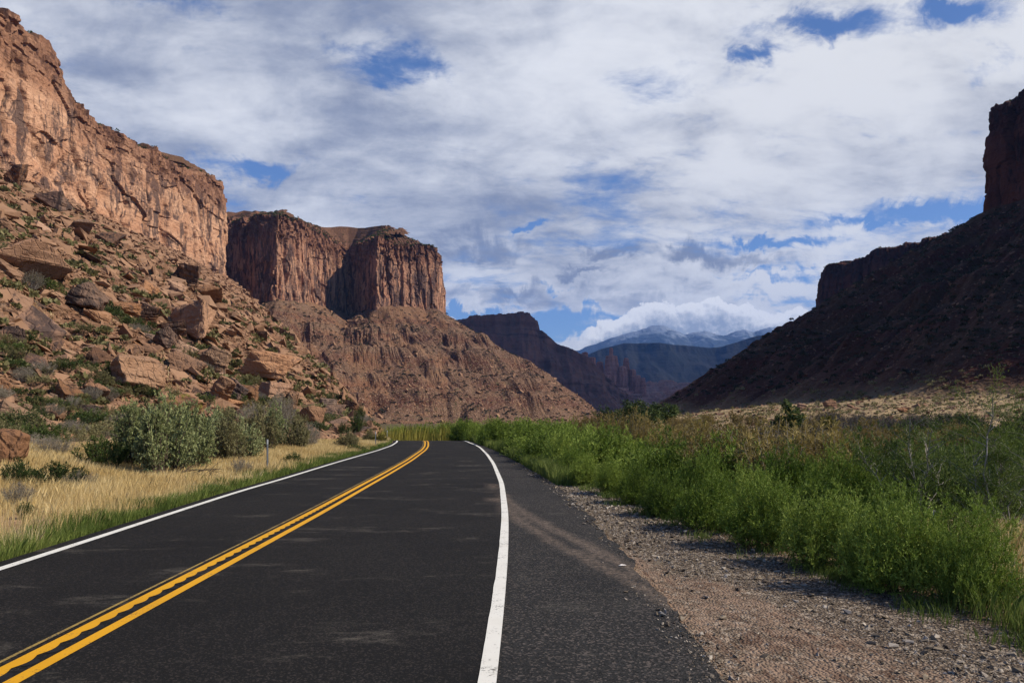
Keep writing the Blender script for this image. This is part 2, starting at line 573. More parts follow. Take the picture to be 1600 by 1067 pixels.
# ================================================================== MATERIALS OF THE SETTING
def rock_mat(name, base, light, dark, varnish=0.5, vscale=1.0, bed=0.3, obj_random=False, bump=1.0, red=None, yscale=1.0):
    m, t = new_mat(name)
    p = t.pos()
    if obj_random:
        oi = t.n('ShaderNodeObjectInfo').outputs['Random']
        p = t.vmath('ADD', t.n('ShaderNodeTexCoord').outputs['Object'], t.n('ShaderNodeCombineXYZ', {0: t.math('MULTIPLY', oi, 91.0), 1: t.math('MULTIPLY', oi, 37.0), 2: 0.0}).outputs[0])
    if yscale != 1.0:
        p = t.vmath('MULTIPLY', p, (1.0, yscale, 1.0))
    n1 = t.noise(p, 0.09 * vscale, 6, 0.6)
    n2 = t.noise(p, 0.8 * vscale, 6, 0.65)
    c = t.mix(t.map(n1, 0.32, 0.68), base, light)
    c = t.mix(t.map(n2, 0.45, 0.75, 0, 0.55), c, light)
    if red is not None:
        c = t.mix(t.map(t.noise(p, 0.035 * vscale, 4, 0.6), 0.48, 0.66, 0, 0.75), c, red)
    # desert varnish runs down in streaks
    vs = t.n('ShaderNodeMapping', {'Vector': p, 'Scale': (0.22 * vscale, 0.22 * vscale, 0.035 * vscale)}).outputs[0]
    nv = t.noise(vs, 1.0, 7, 0.66, 0.6)
    vs2 = t.n('ShaderNodeMapping', {'Vector': p, 'Scale': (0.9 * vscale, 0.9 * vscale, 0.16 * vscale)}).outputs[0]
    nv2 = t.noise(vs2, 1.0, 5, 0.7, 0.3)
    nvc = t.math('ADD', t.math('MULTIPLY', nv, 0.7), t.math('MULTIPLY', nv2, 0.3))
    v = t.map(nvc, 0.60 - 0.17 * varnish, 0.69 - 0.17 * varnish, 0, 0.88)
    c = t.mix(v, c, dark)
    # fine beds
    bs = t.n('ShaderNodeMapping', {'Vector': p, 'Scale': (0.03 * vscale, 0.03 * vscale, 1.1 * vscale)}).outputs[0]
    nb = t.noise(bs, 1.0, 5, 0.6)
    c = t.mix(t.map(nb, 0.50, 0.72, 0, bed), c, dark)
    if not obj_random:
        c = t.mix(t.math('MULTIPLY', t.attr('rim'), t.map(n2, 0.3, 0.6, 0.35, 0.8)), c, (base[0] * .38, base[1] * .34, base[2] * .34))
        c = t.mix(t.math('MULTIPLY', t.attr('cap'), t.map(n2, 0.3, 0.6, 0.45, 0.95)), c, (base[0] * .34, base[1] * .38, base[2] * .38))
    if obj_random:
        oi2 = t.n('ShaderNodeObjectInfo').outputs['Random']
        c = t.n('ShaderNodeHueSaturation', {'Hue': 0.5, 'Saturation': t.map(oi2, 0, 1, 0.8, 1.1, False), 'Value': t.map(t.math('FRACT', t.math('MULTIPLY', oi2, 7.13)), 0, 1, 0.62, 1.22, False), 'Color': c}).outputs[0]
    vor = t.voronoi(t.n('ShaderNodeMapping', {'Vector': p, 'Scale': (1, 1, 0.55)}).outputs[0], 0.55 * vscale, 'DISTANCE_TO_EDGE')
    h = t.math('ADD', t.math('MULTIPLY', n2, 0.8), t.math('MULTIPLY', t.map(vor, 0, 0.08), 0.35))
    h = t.math('ADD', h, t.math('MULTIPLY', t.noise(p, 4.5 * vscale, 5, 0.7), 0.25))
    h = t.math('ADD', h, t.math('MULTIPLY', nb, 0.5))
    nrm = t.bump(h, 0.85 * bump if obj_random else 0.6 * bump, 0.9 / vscale)
    t.surf(c, 0.93, nrm, 0.12)
    return m


M_CLIFF = rock_mat("sandstone_cliff", (0.37, 0.185, 0.105), (0.52, 0.300, 0.185), (0.075, 0.048, 0.042), 0.74, 1.0, 0.5, yscale=0.42)
M_BUTTE = rock_mat("varnished_sandstone_cliff", (0.33, 0.155, 0.092), (0.45, 0.25, 0.155), (0.070, 0.044, 0.040), 0.85, 0.8, 0.4)
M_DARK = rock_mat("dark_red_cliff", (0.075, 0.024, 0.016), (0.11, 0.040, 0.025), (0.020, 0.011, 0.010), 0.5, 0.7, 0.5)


def talus_mat(name, tan, red, brown, pale, veg, vegamt, redamt, fine=1.0, fan=None, bumpy=0.9):
    m, t = new_mat(name)
    p = t.pos()
    z = t.n('ShaderNodeSeparateXYZ', {0: p}).outputs[2]
    n1 = t.noise(p, 0.035, 5, 0.6)
    n2 = t.noise(p, 0.25 * fine, 6, 0.68)
    c = t.mix(t.map(n1, 0.35, 0.65), tan, brown)
    r = t.attr('ledge')
    c = t.mix(t.math('MULTIPLY', r, redamt), c, red)
    # scattered stones: small cells of paler and darker rock
    v1 = t.voronoi(p, 0.75 * fine, 'F1', 'Color')
    vs = t.n('ShaderNodeSeparateXYZ', {0: v1}).outputs
    dst = t.voronoi(p, 0.75 * fine)
    stone = t.math('MULTIPLY', t.map(vs[0], 0.45, 0.6), t.map(dst, 0.55, 0.35))
    c = t.mix(t.math('MULTIPLY', stone, t.map(n2, 0.35, 0.6, 0.15, 0.9)), c, pale)
    v2 = t.voronoi(p, 2.2 * fine, 'F1', 'Color')
    s2 = t.n('ShaderNodeSeparateXYZ', {0: v2}).outputs
    c = t.mix(t.map(s2[1], 0.6, 0.8, 0, 0.5), c, pale)
    c = t.mix(t.map(s2[2], 0.7, 0.85, 0, 0.6), c, t.vmath('MULTIPLY', brown, (0.45, 0.45, 0.45)) if False else (brown[0] * .5, brown[1] * .5, brown[2] * .5))
    # dry scrub
    vg = t.noise(p, 0.33 * fine, 5, 0.75)
    c = t.mix(t.map(vg, 0.56, 0.66, 0, vegamt), c, veg)
    c = t.mix(t.map(n2, 0.5, 0.8, 0, 0.35), c, red)
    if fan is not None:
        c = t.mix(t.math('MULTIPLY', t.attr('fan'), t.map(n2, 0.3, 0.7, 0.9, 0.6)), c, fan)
    h = t.math('ADD', t.math('MULTIPLY', t.map(dst, 0.0, 0.6), -0.9), t.math('MULTIPLY', n2, 1.0))
    h = t.math('ADD', h, t.math('MULTIPLY', t.voronoi(p, 2.2 * fine), -0.4))
    nrm = t.bump(h, bumpy, 0.8 / fine)
    t.surf(c, 0.95, nrm, 0.1)
    return m


M_TALUS_B = talus_mat("butte_rubble_slope", (0.150, 0.089, 0.056), (0.066, 0.022, 0.014), (0.088, 0.046, 0.029), (0.27, 0.175, 0.12), (0.085, 0.085, 0.038), 0.6, 0.95, 0.8, None, 0.5)
M_TALUS = talus_mat("rubble_slope", (0.215, 0.120, 0.070), (0.135, 0.052, 0.030), (0.15, 0.076, 0.043), (0.31, 0.190, 0.118), (0.10, 0.095, 0.04), 0.5, 0.9)
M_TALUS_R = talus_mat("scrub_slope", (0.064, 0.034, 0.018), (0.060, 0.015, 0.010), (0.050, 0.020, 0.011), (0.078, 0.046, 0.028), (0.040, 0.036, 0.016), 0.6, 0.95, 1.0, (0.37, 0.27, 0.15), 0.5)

# ground: pale dirt on the left verge, gravel on the pull-out, leaf litter on the flat, tan fan beyond
M_GROUND, t = new_mat("ground")
p = t.pos()
n1 = t.noise(p, 0.5, 6, 0.65)
n2 = t.noise(p, 6.0, 5, 0.7)
dirt = t.mix(t.map(n1, 0.35, 0.65), (0.30, 0.175, 0.10), (0.38, 0.26, 0.155))
dirt = t.mix(t.map(n2, 0.55, 0.75, 0, 0.6), dirt, (0.14, 0.075, 0.045))
vg = t.voronoi(p, 38.0, 'F1', 'Color')
vgs = t.n('ShaderNodeSeparateXYZ', {0: vg}).outputs
gd = t.voronoi(p, 38.0)
grav = t.mix(t.map(vgs[0], 0.2, 0.9), (0.10, 0.075, 0.055), (0.30, 0.235, 0.175))
grav = t.mix(t.map(gd, 0.35, 0.6, 0, 0.8), grav, (0.05, 0.035, 0.025))
big = t.voronoi(p, 17.0, 'F1', 'Color')
bgs = t.n('ShaderNodeSeparateXYZ', {0: big}).outputs
grav = t.mix(t.map(bgs[1], 0.75, 0.9, 0, 0.6), grav, (0.38, 0.31, 0.24))
red = t.mix(n2, (0.20, 0.125, 0.085), (0.30, 0.212, 0.152))
grav = t.mix(t.math('MULTIPLY', t.attr('track'), t.map(t.noise(p, 5.0, 5, 0.72), 0.36, 0.62, 0.05, 0.9)), grav, red)
trd = t.noise(t.n('ShaderNodeCombineXYZ', {0: t.math('MULTIPLY', t.attr('lat'), 26.0), 1: t.math('MULTIPLY', t.n('ShaderNodeSeparateXYZ', {0: p}).outputs[1], 0.9), 2: 0.0}).outputs[0], 1.0, 3, 0.6)
grav = t.mix(t.math('MULTIPLY', t.attr('track'), t.map(trd, 0.52, 0.62, 0, 0.7)), grav, (0.085, 0.045, 0.03))
litter = t.mix(t.map(n1, 0.4, 0.7), (0.075, 0.06, 0.032), (0.16, 0.12, 0.07))
c = t.mix(t.attr('gravel'), dirt, grav)
c = t.mix(t.attr('litter'), c, litter)
hh = t.math('ADD', t.math('MULTIPLY', gd, -1.0), t.math('MULTIPLY', n2, 0.7))
t.surf(c, 0.95, t.bump(hh, 0.8, 0.03), 0.1)


# ================================================================== GROUND SHEET
def geo_axis(parts):
    out = []
    for a, b, s in parts:
        out += list(np.arange(a, b, s))
    return np.array(out)


def far_axis(start, end, step, g=1.12):
    o, v = [], start
    while v < end:
        o.append(v)
        step *= g
        v += step
    return np.array(o + [end])


gx = np.concatenate([-far_axis(40, 26000, 1.5)[::-1], geo_axis([(-39.5, -12, 0.5), (-12, 12, 0.16), (12, 40, 0.5)]), far_axis(40, 26000, 1.5)])
gy = np.concatenate([-far_axis(12, 26000, 2)[::-1], geo_axis([(-11.5, 2, 0.4), (2, 30, 0.16), (30, 70, 0.35), (70, 130, 1.2)]), far_axis(130, 26000, 2.5)])
GX, GY = np.meshgrid(gx, gy, indexing='ij')
GZ = ground_h(GX, GY)
far = np.hypot(GX, GY)
GZ = GZ + np.clip((far - 900) / 2000, 0, 1) * -4
yc = np.clip(GY, -10, 54)
xre = np.interp(yc, RY, REDGE[:len(RY), 0])
grv = np.clip((GX - xre + 0.2) / 0.3, 0, 1) * sstep(0.3, -0.2, GX - bush_line(np.clip(GY, -5, 200)) - 0.5 + 0.25 * fbm(GX, GY, 0, 2))
lit = sstep(-0.1, 1.2, GX - bush_line(np.clip(GY, -5, 200)) - 0.4) + sstep(60, 90, GY)
# wheel tracks of red silt that swing out of the pull-out onto the road
TRACKS = [[(2.2, 3.2), (1.95, 5.6), (1.85, 6.4), (1.75, 7.6), (1.5, 9.5), (0.9, 13), (0.2, 17)], [(3.3, 4.0), (2.75, 5.6), (2.45, 6.8), (2.15, 8.2)],
          [(2.75, 3.2), (2.35, 4.9), (2.15, 6.0), (1.9, 7.2), (1.45, 9.0), (0.7, 11.5)]]
trk = np.zeros(GX.shape)
nearm = (np.abs(GX) < 8) & (GY > 0) & (GY < 25)
dd = np.full(GX.shape, 9.0)
for T in TRACKS:
    dd[nearm] = np.minimum(dd[nearm], seg_dist(GX[nearm], GY[nearm], T))
trk = sstep(0.55, 0.12, dd + 0.12 * fbm(GX * 1.3, GY * 1.3, 3.0, 2))
v = np.stack([GX, GY, GZ], -1).reshape(-1, 3)
struct("ground", mesh_np("ground", v, [grid_faces(len(gx), len(gy))], M_GROUND,
                         {'gravel': grv, 'litter': np.clip(lit, 0, 1), 'track': trk, 'lat': np.minimum(dd, 2.0)}, smooth=True))


# ================================================================== ROAD
def asphalt(name, base, scuff, patch, coarse):
    m, t = new_mat(name)
    p = t.pos()
    g = t.noise(p, 120.0 if not coarse else 60.0, 3, 0.8)
    sp = t.voronoi(p, 75.0 if not coarse else 60.0, 'F1', 'Color')
    sps = t.n('ShaderNodeSeparateXYZ', {0: sp}).outputs
    c = t.mix(t.map(g, 0.35, 0.7), (base * .35, base * .34, base * .35), (base * 1.8, base * 1.75, base * 1.7))
    c = t.mix(t.map(sps[0], 0.74, 0.93, 0, 0.95 if coarse else 0.85), c, (base * 4.2, base * 3.5, base * 3.1))
    big = t.noise(p, 0.35, 4, 0.6)
    c = t.mix(t.map(big, 0.4, 0.7, 0, 0.5), c, (base * 0.62, base * 0.6, base * 0.62))
    # pale scuffs worn across the lane
    ps = t.n('ShaderNodeMapping', {'Vector': p, 'Scale': (0.55, 1.5, 1.0)}).outputs[0]
    s1 = t.noise(ps, 0.75, 8, 0.72, 0.4)
    s2 = t.math('ADD', t.math('MULTIPLY', t.noise(ps, 9.0, 4, 0.7), 0.5), t.math('MULTIPLY', t.noise(p, 55.0, 3, 0.8), 0.5))
    s = t.math('MULTIPLY', t.map(s1, 0.545, 0.66), t.map(s2, 0.44, 0.60))
    far = t.map(t.n('ShaderNodeSeparateXYZ', {0: p}).outputs[1], 8, 34, 0.55, 1.0)
    c = t.mix(t.math('MULTIPLY', t.math('MULTIPLY', s, far), scuff), c, patch)
    c = t.mix(t.math('MULTIPLY', t.attr('dust'), t.math('MULTIPLY', t.map(t.noise(p, 11.0, 5, 0.78), 0.38, 0.62, 0.15, 0.9), t.map(t.noise(p, 75.0, 3, 0.8), 0.38, 0.6, 0.25, 1.0))), c, (0.215, 0.160, 0.122))
    nr = t.bump(t.math('ADD', g, t.math('MULTIPLY', sps[1], 0.7)), 0.7, 0.012 if coarse else 0.006)
    t.surf(c, 0.85, nr, 0.10)
    return m


M_ASPH = asphalt("asphalt", 0.0115, 0.9, (0.16, 0.14, 0.115), False)
M_SHLD = asphalt("worn_asphalt", 0.025, 0.7, (0.13, 0.115, 0.095), True)


def paint_mat(name, col, worn):
    m, t = new_mat(name)
    p = t.pos()
    w = t.math('ADD', t.math('MULTIPLY', t.noise(p, 40.0, 4, 0.8), 0.6), t.math('MULTIPLY', t.noise(p, 3.0, 4, 0.7), 0.4))
    c = t.mix(t.map(w, 0.60 - worn, 0.70 - worn), col, (0.05, 0.045, 0.04))
    c = t.mix(t.map(t.noise(p, 1.2, 4, 0.6), 0.45, 0.75, 0, 0.3), c, (col[0] * .72, col[1] * .68, col[2] * .62))
    t.surf(c, 0.7, t.bump(t.noise(p, 150.0, 2, 0.7), 0.4, 0.004), 0.25)
    return m


M_WHITE = paint_mat("white_road_paint", (0.66, 0.64, 0.58), 0.06)
M_YEL = paint_mat("yellow_road_paint", (0.62, 0.30, 0.006), 0.05)
M_YELOLD = paint_mat("worn_yellow_paint", (0.30, 0.20, 0.05), 0.13)


def ribbon(a, b, za, zb, n=1, attr=None):
    """strip between two lines of equal length, n cells across"""
    u = np.linspace(0, 1, n + 1)[None, :, None]
    xy = a[:, None, :] * (1 - u) + b[:, None, :] * u
    z = za * (1 - u[..., 0]) + zb * u[..., 0] + 0 * xy[..., 0] + dip(xy[..., 1])
    v = np.concatenate([xy, z[..., None]], -1)
    return v.reshape(-1, 3), grid_faces(len(a), n + 1)[:, ::-1], xy


def strip(name, a, b, z, mat, n=1, at=None):
    v, f, xy = ribbon(a, b, z, z, n)
    attrs = {'dust': at(xy[..., 0], xy[..., 1])} if at else {'dust': np.zeros(len(v))}
    return struct(name, mesh_np(name, v, [f], mat, attrs))


def dust(x, y):
    d = np.full(x.shape, 9.0)
    for T in [[(1.9, 6.0), (1.62, 8.0), (1.25, 9.6), (0.85, 11.2), (0.35, 13.4), (-0.1, 16), (-0.5, 20)], [(1.6, 7.0), (1.2, 8.6), (0.75, 10.2), (0.2, 12.6), (-0.4, 16.5)]]:
        d = np.minimum(d, seg_dist(x, y, T))
    return sstep(0.20, 0.02, d + 0.08 * fbm(x * 2, y * 2, 1.0, 3))


mid = offs(road_lines['rw'], 0.06)
strip("road", LE, mid, 0.0, M_ASPH, 24, dust)
# frayed outer edge of the shoulder
jag = np.array([0.09 * fbm(k * 0.16, 0.0, 0.0, 5, 0.65) for k in range(len(REDGE))])
re2 = REDGE + np.stack([jag, 0 * jag], 1)
re2[:, 0] = np.maximum(re2[:, 0], mid[:, 0] + 0.25)
strip("road_shoulder", mid, re2, -0.006, M_SHLD, 18, dust)
strip("white_edge_line", offs(road_lines['lw'], -0.065), offs(road_lines['lw'], 0.065), 0.004, M_WHITE)
rw = road_lines['rw']
k_ = np.arange(len(rw))
wob = 0.006 * fbm(k_ * 0.31, 0.0, 5.0, 3)
strip("white_edge_line", offs(rw, -0.065) + np.stack([wob, 0 * wob], 1), offs(rw, 0.062), 0.008, M_WHITE)
yr = road_lines['yr']
# dense resample so the scalloped rumble-strip paint edge can be drawn
sl = np.concatenate([[0], np.cumsum(np.linalg.norm(np.diff(yr, axis=0), axis=1))])
ss = np.arange(0, sl[-1], 0.025)
ss = ss[ss < 95]
yd = np.stack([np.interp(ss, sl, yr[:, 0]), np.interp(ss, sl, yr[:, 1])], 1)
tt = np.gradient(yd, axis=0)
tt = np.stack([np.convolve(np.pad(tt[:, i], 20, mode='edge'), np.ones(41) / 41, 'valid') for i in (0, 1)], 1)
tt /= np.linalg.norm(tt, axis=1)[:, None]
nr_ = np.stack([tt[:, 1], -tt[:, 0]], 1)
strip("yellow_centre_line", yd + nr_ * -0.05, yd + nr_ * 0.06, 0.004, M_YEL)
sc = 0.035 * np.abs(np.sin(ss * math.pi / 0.30)) - 0.018
strip("yellow_centre_line", yd + nr_ * -0.275, yd + nr_ * (-0.165 + sc)[:, None], 0.004, M_YEL)
strip("worn_yellow_line", yd + nr_ * -0.37, yd + nr_ * -0.335, 0.004, M_YELOLD)
# milled dark rumble hollows between the two lines
rv, rf = [], []
for s0 in np.arange(0.15, 60, 0.30):
    k = int(s0 / 0.025)
    if k + 5 >= len(yd):
        break
    base = len(rv)
    for j in range(8):
        a = j / 8 * 2 * math.pi
        q = yd[k] + nr_[k] * (-0.125 + 0.055 * math.cos(a)) + tt[k] * 0.085 * math.sin(a)
        rv.append((q[0], q[1], 0.0035 + float(dip(q[1]))))
    rf.append(list(range(base, base + 8)))
M_TAR, t = new_mat("tar")
t.surf((0.010, 0.010, 0.011), 0.75, None, 0.2)
struct("rumble_strip", mesh_np("rumble_strip", np.array(rv), [np.array(rf)], M_TAR))


# ================================================================== SLOPES (heightfields) AND CLIFFS
def polar_field(name, th0, th1, nth, r0, r1, ratio, hf, mat, ref=None, extra=None, gh=True):
    th = np.radians(np.linspace(th0, th1, nth))
    r = np.exp(np.arange(math.log(r0), math.log(r1), ratio))
    R, T = np.meshgrid(r, th, indexing='ij')
    X, Y = R * np.sin(T), R * np.cos(T)
    Z = hf(X, Y)
    keep = Z > (ground_h(X, Y) - 0.6 if gh else -20)
    att = extra(X, Y, Z) if extra else {}
    v = np.stack([X, Y, Z], -1).reshape(-1, 3)
    q = grid_faces(len(r), nth, keep)[:, ::-1]
    v, q, att = compact(v, q, att)
    return struct(name, mesh_np(name, v, [q], mat, att, smooth=False))


def ledge_attr(X, Y, Z):
    w = Z + 3.0 * fbm(X / 60, Y / 60, 0.5, 3)
    a = np.zeros(X.shape)
    for h0, wd in ((16, 6), (31, 4), (58, 6), (84, 6), (105, 4)):
        a = np.maximum(a, np.exp(-((w - h0) / wd) ** 2))
    a = a * sstep(-0.55, 0.15, fbm(X / 45, Y / 45, 3.3, 3) + 0.2)
    return {'ledge': np.clip(a + 0.35 * sstep(0.1, 0.5, fbm(X / 70, Y / 20, 1.1, 3)), 0, 1) * np.where((X < 0), sstep(200, 420, Y + 0 * X) * 0.8 + 0.2, 1)}


def right_attr(X, Y, Z):
    a = ledge_attr(X, Y, Z)
    d = np.minimum(poly_dist(X, Y, RIGHT_A_POLY), poly_dist(X, Y, RIGHT_B_POLY))
    a['fan'] = sstep(180, 204, d + 8 * fbm(X / 20, Y / 20, 4.0, 3))
    return a


def left_field(X, Y):
    return left_h(X, Y)


polar_field("talus_hill", -57, -5, 640, 11, 900, 0.0075, left_field, M_TALUS, extra=ledge_attr)
polar_field("talus_hill", -36, 12, 640, 330, 1150, 0.0022, lambda X, Y: np.maximum(butte_slope(X, Y) + np.clip(butte_slope(X, Y) / 8, 0, 1) * (1.1 * fbm(X / 30, Y / 30, 0.3, 3) + 0.4 * fbm(X / 6.5, Y / 6.5, 4.1, 3) + 0.25 * np.abs(fbm(X / 2.5, Y / 2.5, 8.1, 2))), -8), M_TALUS_B, extra=ledge_attr)
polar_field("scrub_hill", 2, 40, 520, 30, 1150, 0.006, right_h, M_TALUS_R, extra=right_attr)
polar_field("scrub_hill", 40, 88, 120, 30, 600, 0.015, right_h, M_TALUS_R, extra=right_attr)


def cliff(name, path, mat, ds, dz, zb_f, zt_f, rise_f, cap_len=26.0, back=120.0, seed=0, amp=1.0, ledge=1.0, s_from=0.0, deep=True, poly=None, rise_xy=None, top_xy=None, fs=1.0, rimamp=1.0):
    """a rock wall along a plan path (land to the left of travel when seen from the valley): wall, ledged rim, cap slope"""
    pts = np.array(path, float)
    sl = np.concatenate([[0], np.cumsum(np.linalg.norm(np.diff(pts, axis=0), axis=1))])
    s = np.arange(s_from, sl[-1], ds)
    P = np.stack([np.interp(s, sl, pts[:, i]) for i in (0, 1)], 1)
    k = np.exp(-np.linspace(-2, 2, int(9 / ds) | 1) ** 2)
    k /= k.sum()
    h = len(k) // 2
    Ps = np.stack([np.convolve(np.pad(P[:, i], h, mode='edge'), k, 'valid') for i in (0, 1)], 1)
    T = np.gradient(Ps, axis=0)
    T /= np.linalg.norm(T, axis=1)[:, None]
    k2 = np.ones(int(10 / ds) | 1)
    k2 /= k2.sum()
    h2 = len(k2) // 2
    N = np.stack([T[:, 1], -T[:, 0]], 1)              # points to the valley
    N = np.stack([np.convolve(np.pad(N[:, i], h2, mode='edge'), k2, 'valid') for i in (0, 1)], 1)
    N /= np.linalg.norm(N, axis=1)[:, None]
    zb = zb_f(Ps[:, 0], Ps[:, 1])
    zt = zt_f(s, Ps[:, 0], Ps[:, 1])
    rise = rise_f(s, Ps[:, 0], Ps[:, 1])
    # broken rim: blocks of differing height
    c1, _ = worley(s / 9.0 / fs, 0.5 + 0 * s, 11 + seed)
    c2, _ = worley(s / 3.2 / fs, 0.5 + 0 * s, 12 + seed)
    zt = zt + 5.0 * rimamp * (c1 - 0.5) * amp + 2.4 * rimamp * (c2 - 0.5) * amp + 3.0 * fbm(s / 40, 0.0, seed, 3)
    nz = int(np.max(zt - zb) / dz)
    ncap = 26
    u = np.linspace(0, 1, nz)
    Smat = s[:, None] + 0 * u[None, :]
    Zm = zb[:, None] + (zt - zb)[:, None] * u[None, :]
    U = u[None, :] + 0 * Smat
    S0 = (Smat + 131.0 * seed) / fs
    off = 5.5 * fbm(S0 / 42, Zm / 260, 0.0, 2) + 1.6 * fbm(S0 / 17, Zm / 110, 2.0, 2)
    warp = 0.5 * fbm(S0 / 20, Zm / 25, 9.0, 2)
    wcr = 0.16 * fbm(S0 / 14, Zm / 12, 19.0, 3)
    ridge = 1 - np.abs(pnoise(S0 / 11 + wcr, Zm / 140, 4.0))
    off = off - 3.4 * sstep(0.90, 1.0, ridge)
    ridge2 = 1 - np.abs(pnoise(S0 / 4.5 + wcr, Zm / 60, 6.0))
    off = off - 0.8 * sstep(0.90, 1.0, ridge2) * sstep(-.2, .3, fbm(S0 / 50, Zm / 60, 7.0, 2))
    v1, e1 = worley(S0 / 7.5 + warp * .6, Zm / 15, 5)
    off = off + 1.9 * (v1 - 0.5)
    v2, e2 = worley(S0 / 2.6, Zm / 4.2 + warp, 6)
    off = off + 0.8 * (v2 - 0.5) * (0.35 + 0.65 * sstep(0.0, 0.4, fbm(S0 / 30, Zm / 30, 3.0, 2) + 0.15))
    off = off + 0.22 * fbm(S0 / 1.6, Zm / 1.6, 2.5, 3)
    v3, e3 = worley(S0 / 19 + warp, Zm / 30, 9)
    off = off + 2.6 * (v3 - 0.5)
    off = off * amp
    # thick beds near the rim, each stepped back and blocky
    lay = (Zm - zt[:, None]) / 3.6
    li = np.floor(lay + 0.25 * fbm(S0 / 25, Zm / 50, 1.0, 2))
    vb, _ = worley(S0 / 5.0 + li * 3.7, li * 1.0 + 0.5, 8)
    up = sstep(0.70, 0.82, U + 0.05 * fbm(S0 / 30, 0.0, 2.0, 2))
    off = off + ledge * up * ((vb - 0.5) * 3.2 - 0.7 * np.maximum(li + 7, 0))
    off = off - 3.0 * U + 2.2 * sstep(0.10, 0.0, U)       # slight batter and foot
    wall = np.concatenate([Ps[:, None, :] + N[:, None, :] * off[..., None], Zm[..., None]], -1)
    # cap: ledged slope rising back from the rim, then the flat top
    w = np.linspace(0.02, 1, ncap)
    if deep:
        w = np.concatenate([w, [1.6, 2.4, 3.5, 5.0]])
    wc = np.minimum(w, 1)
    q = np.floor(w * 7) / 7
    capz = zt[:, None] + rise[:, None] * (0.45 * np.clip(q, 0, 1) + 0.55 * wc)[None, :]
    cl = np.full(len(s), cap_len)
    if poly is not None:                      # stop the cap where it meets the one from the opposite wall
        alive = np.ones(len(s), bool)
        for tq in np.arange(2, cap_len + 0.1, 2.0):
            q2 = Ps - N * tq
            alive &= -poly_dist(q2[:, 0], q2[:, 1], poly) > 0.72 * tq - 1.5
            cl = np.where((~alive) & (cl == cap_len), tq, cl)
        cl = np.minimum(cl, np.convolve(np.pad(cl, 6, mode='edge'), np.ones(13) / 13, 'valid'))
        capz = zt[:, None] + (capz - zt[:, None]) * np.clip(cl / cap_len * 1.3, 0, 1)[:, None]
    dist = w[None, :] * cl[:, None] + 0 * capz
    Sm2 = s[:, None] + 0 * dist
    if poly is not None:
        q3 = Ps[:, None, :] - N[:, None, :] * dist[..., None]
        dep = np.clip(-poly_dist(q3[..., 0], q3[..., 1], poly) / cap_len, 0, 1)
        qq = np.floor(dep * 7 + 0.3 * fbm(q3[..., 0] / 12, q3[..., 1] / 12, 1.0, 2)) / 7
        wz = np.clip(w * 3, 0, 1)[None, :]
        capz = zt[:, None] * (1 - wz) + wz * top_xy(q3[..., 0], q3[..., 1]) + rise_xy(q3[..., 0], q3[..., 1]) * (0.8 * np.clip(qq, 0, 1) + 0.2 * dep)
    capz = capz + 2.2 * fbm(Sm2 / 8, dist / 8, 3.0 + seed, 4) * np.clip(dist / 4, 0, 1)
    cp = Ps[:, None, :] + N[:, None, :] * (off[:, -1:, None] - 0.0) - N[:, None, :] * dist[..., None]
    cap = np.concatenate([cp, capz[..., None]], -1)
    V = np.concatenate([wall, cap], 1)
    RM = np.concatenate([sstep(0.62, 0.86, U + 0.12 * fbm(S0 / 24, Zm / 14, 5.0, 3)), np.ones((len(s), len(w)))], 1)
    v = V.reshape(-1, 3)
    f = grid_faces(V.shape[0], V.shape[1])
    struct(name, mesh_np(name, v, [f], mat, {'rim': RM.ravel(), 'cap': np.concatenate([0 * U, np.ones((len(s), len(w))) * sstep(0.0, 0.25, w)[None, :]], 1).ravel()}))
    return V


def const(v):
    return lambda *a: v + 0 * a[0]


LZ = ([100, 330, 359, 380, 396, 414, 429, 436, 487, 537, 580, 646, 700], [222, 214, 211, 207, 206, 210, 204, 190, 192, 196, 202, 212, 218])
V_FIRST = cliff("sandstone_cliff", LEFT_CLIFF[:7], M_CLIFF, 0.6, 0.6, const(108.0),
      lambda s, x, y: np.interp(y, *LZ), lambda s, x, y: np.interp(y, [300, 480, 640, 700], [4, 5, 6, 18]), 30, seed=1, s_from=170, fs=2.2, rimamp=1.7)
bpath = LEFT_CLIFF[6:18]
bl = np.concatenate([[0], np.cumsum(np.linalg.norm(np.diff(np.array(bpath, float), axis=0), axis=1))])
bz = [220, 219, 212, 212, 208, 206, 206, 202, 197, 197, 200, 200]
br = [34, 30, 14, 12, 26, 30, 24, 22, 14, 3, 4, 6]
V_BUTTE = cliff("sandstone_cliff", bpath, M_BUTTE, 0.75, 0.7, const(110.0),
      lambda s, x, y: np.interp(s, bl, bz), lambda s, x, y: np.interp(s, bl, br), 42, seed=2, ledge=1.1, deep=False, poly=BUTTE_POLY,
      rise_xy=lambda x, y: np.interp(x, [-330, -300, -240, -205, -160, -135, -110, -81], [27, 24, 18, 36, 34, 22, 9, 3]),
      top_xy=lambda x, y: np.interp(x, [-318, -240, -205, -170, -147, -110, -81], [218, 211, 207, 206, 203, 202, 197]), fs=1.1)
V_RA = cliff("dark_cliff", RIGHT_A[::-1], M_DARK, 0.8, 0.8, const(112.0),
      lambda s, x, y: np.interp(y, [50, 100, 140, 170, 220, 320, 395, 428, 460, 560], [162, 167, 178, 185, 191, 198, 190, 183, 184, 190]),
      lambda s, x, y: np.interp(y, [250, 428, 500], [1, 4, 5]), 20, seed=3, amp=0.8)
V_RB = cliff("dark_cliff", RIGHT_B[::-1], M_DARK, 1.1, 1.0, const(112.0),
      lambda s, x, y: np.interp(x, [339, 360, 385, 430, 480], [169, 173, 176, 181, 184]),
      lambda s, x, y: 3 + 0 * x, 20, seed=4, amp=0.8)
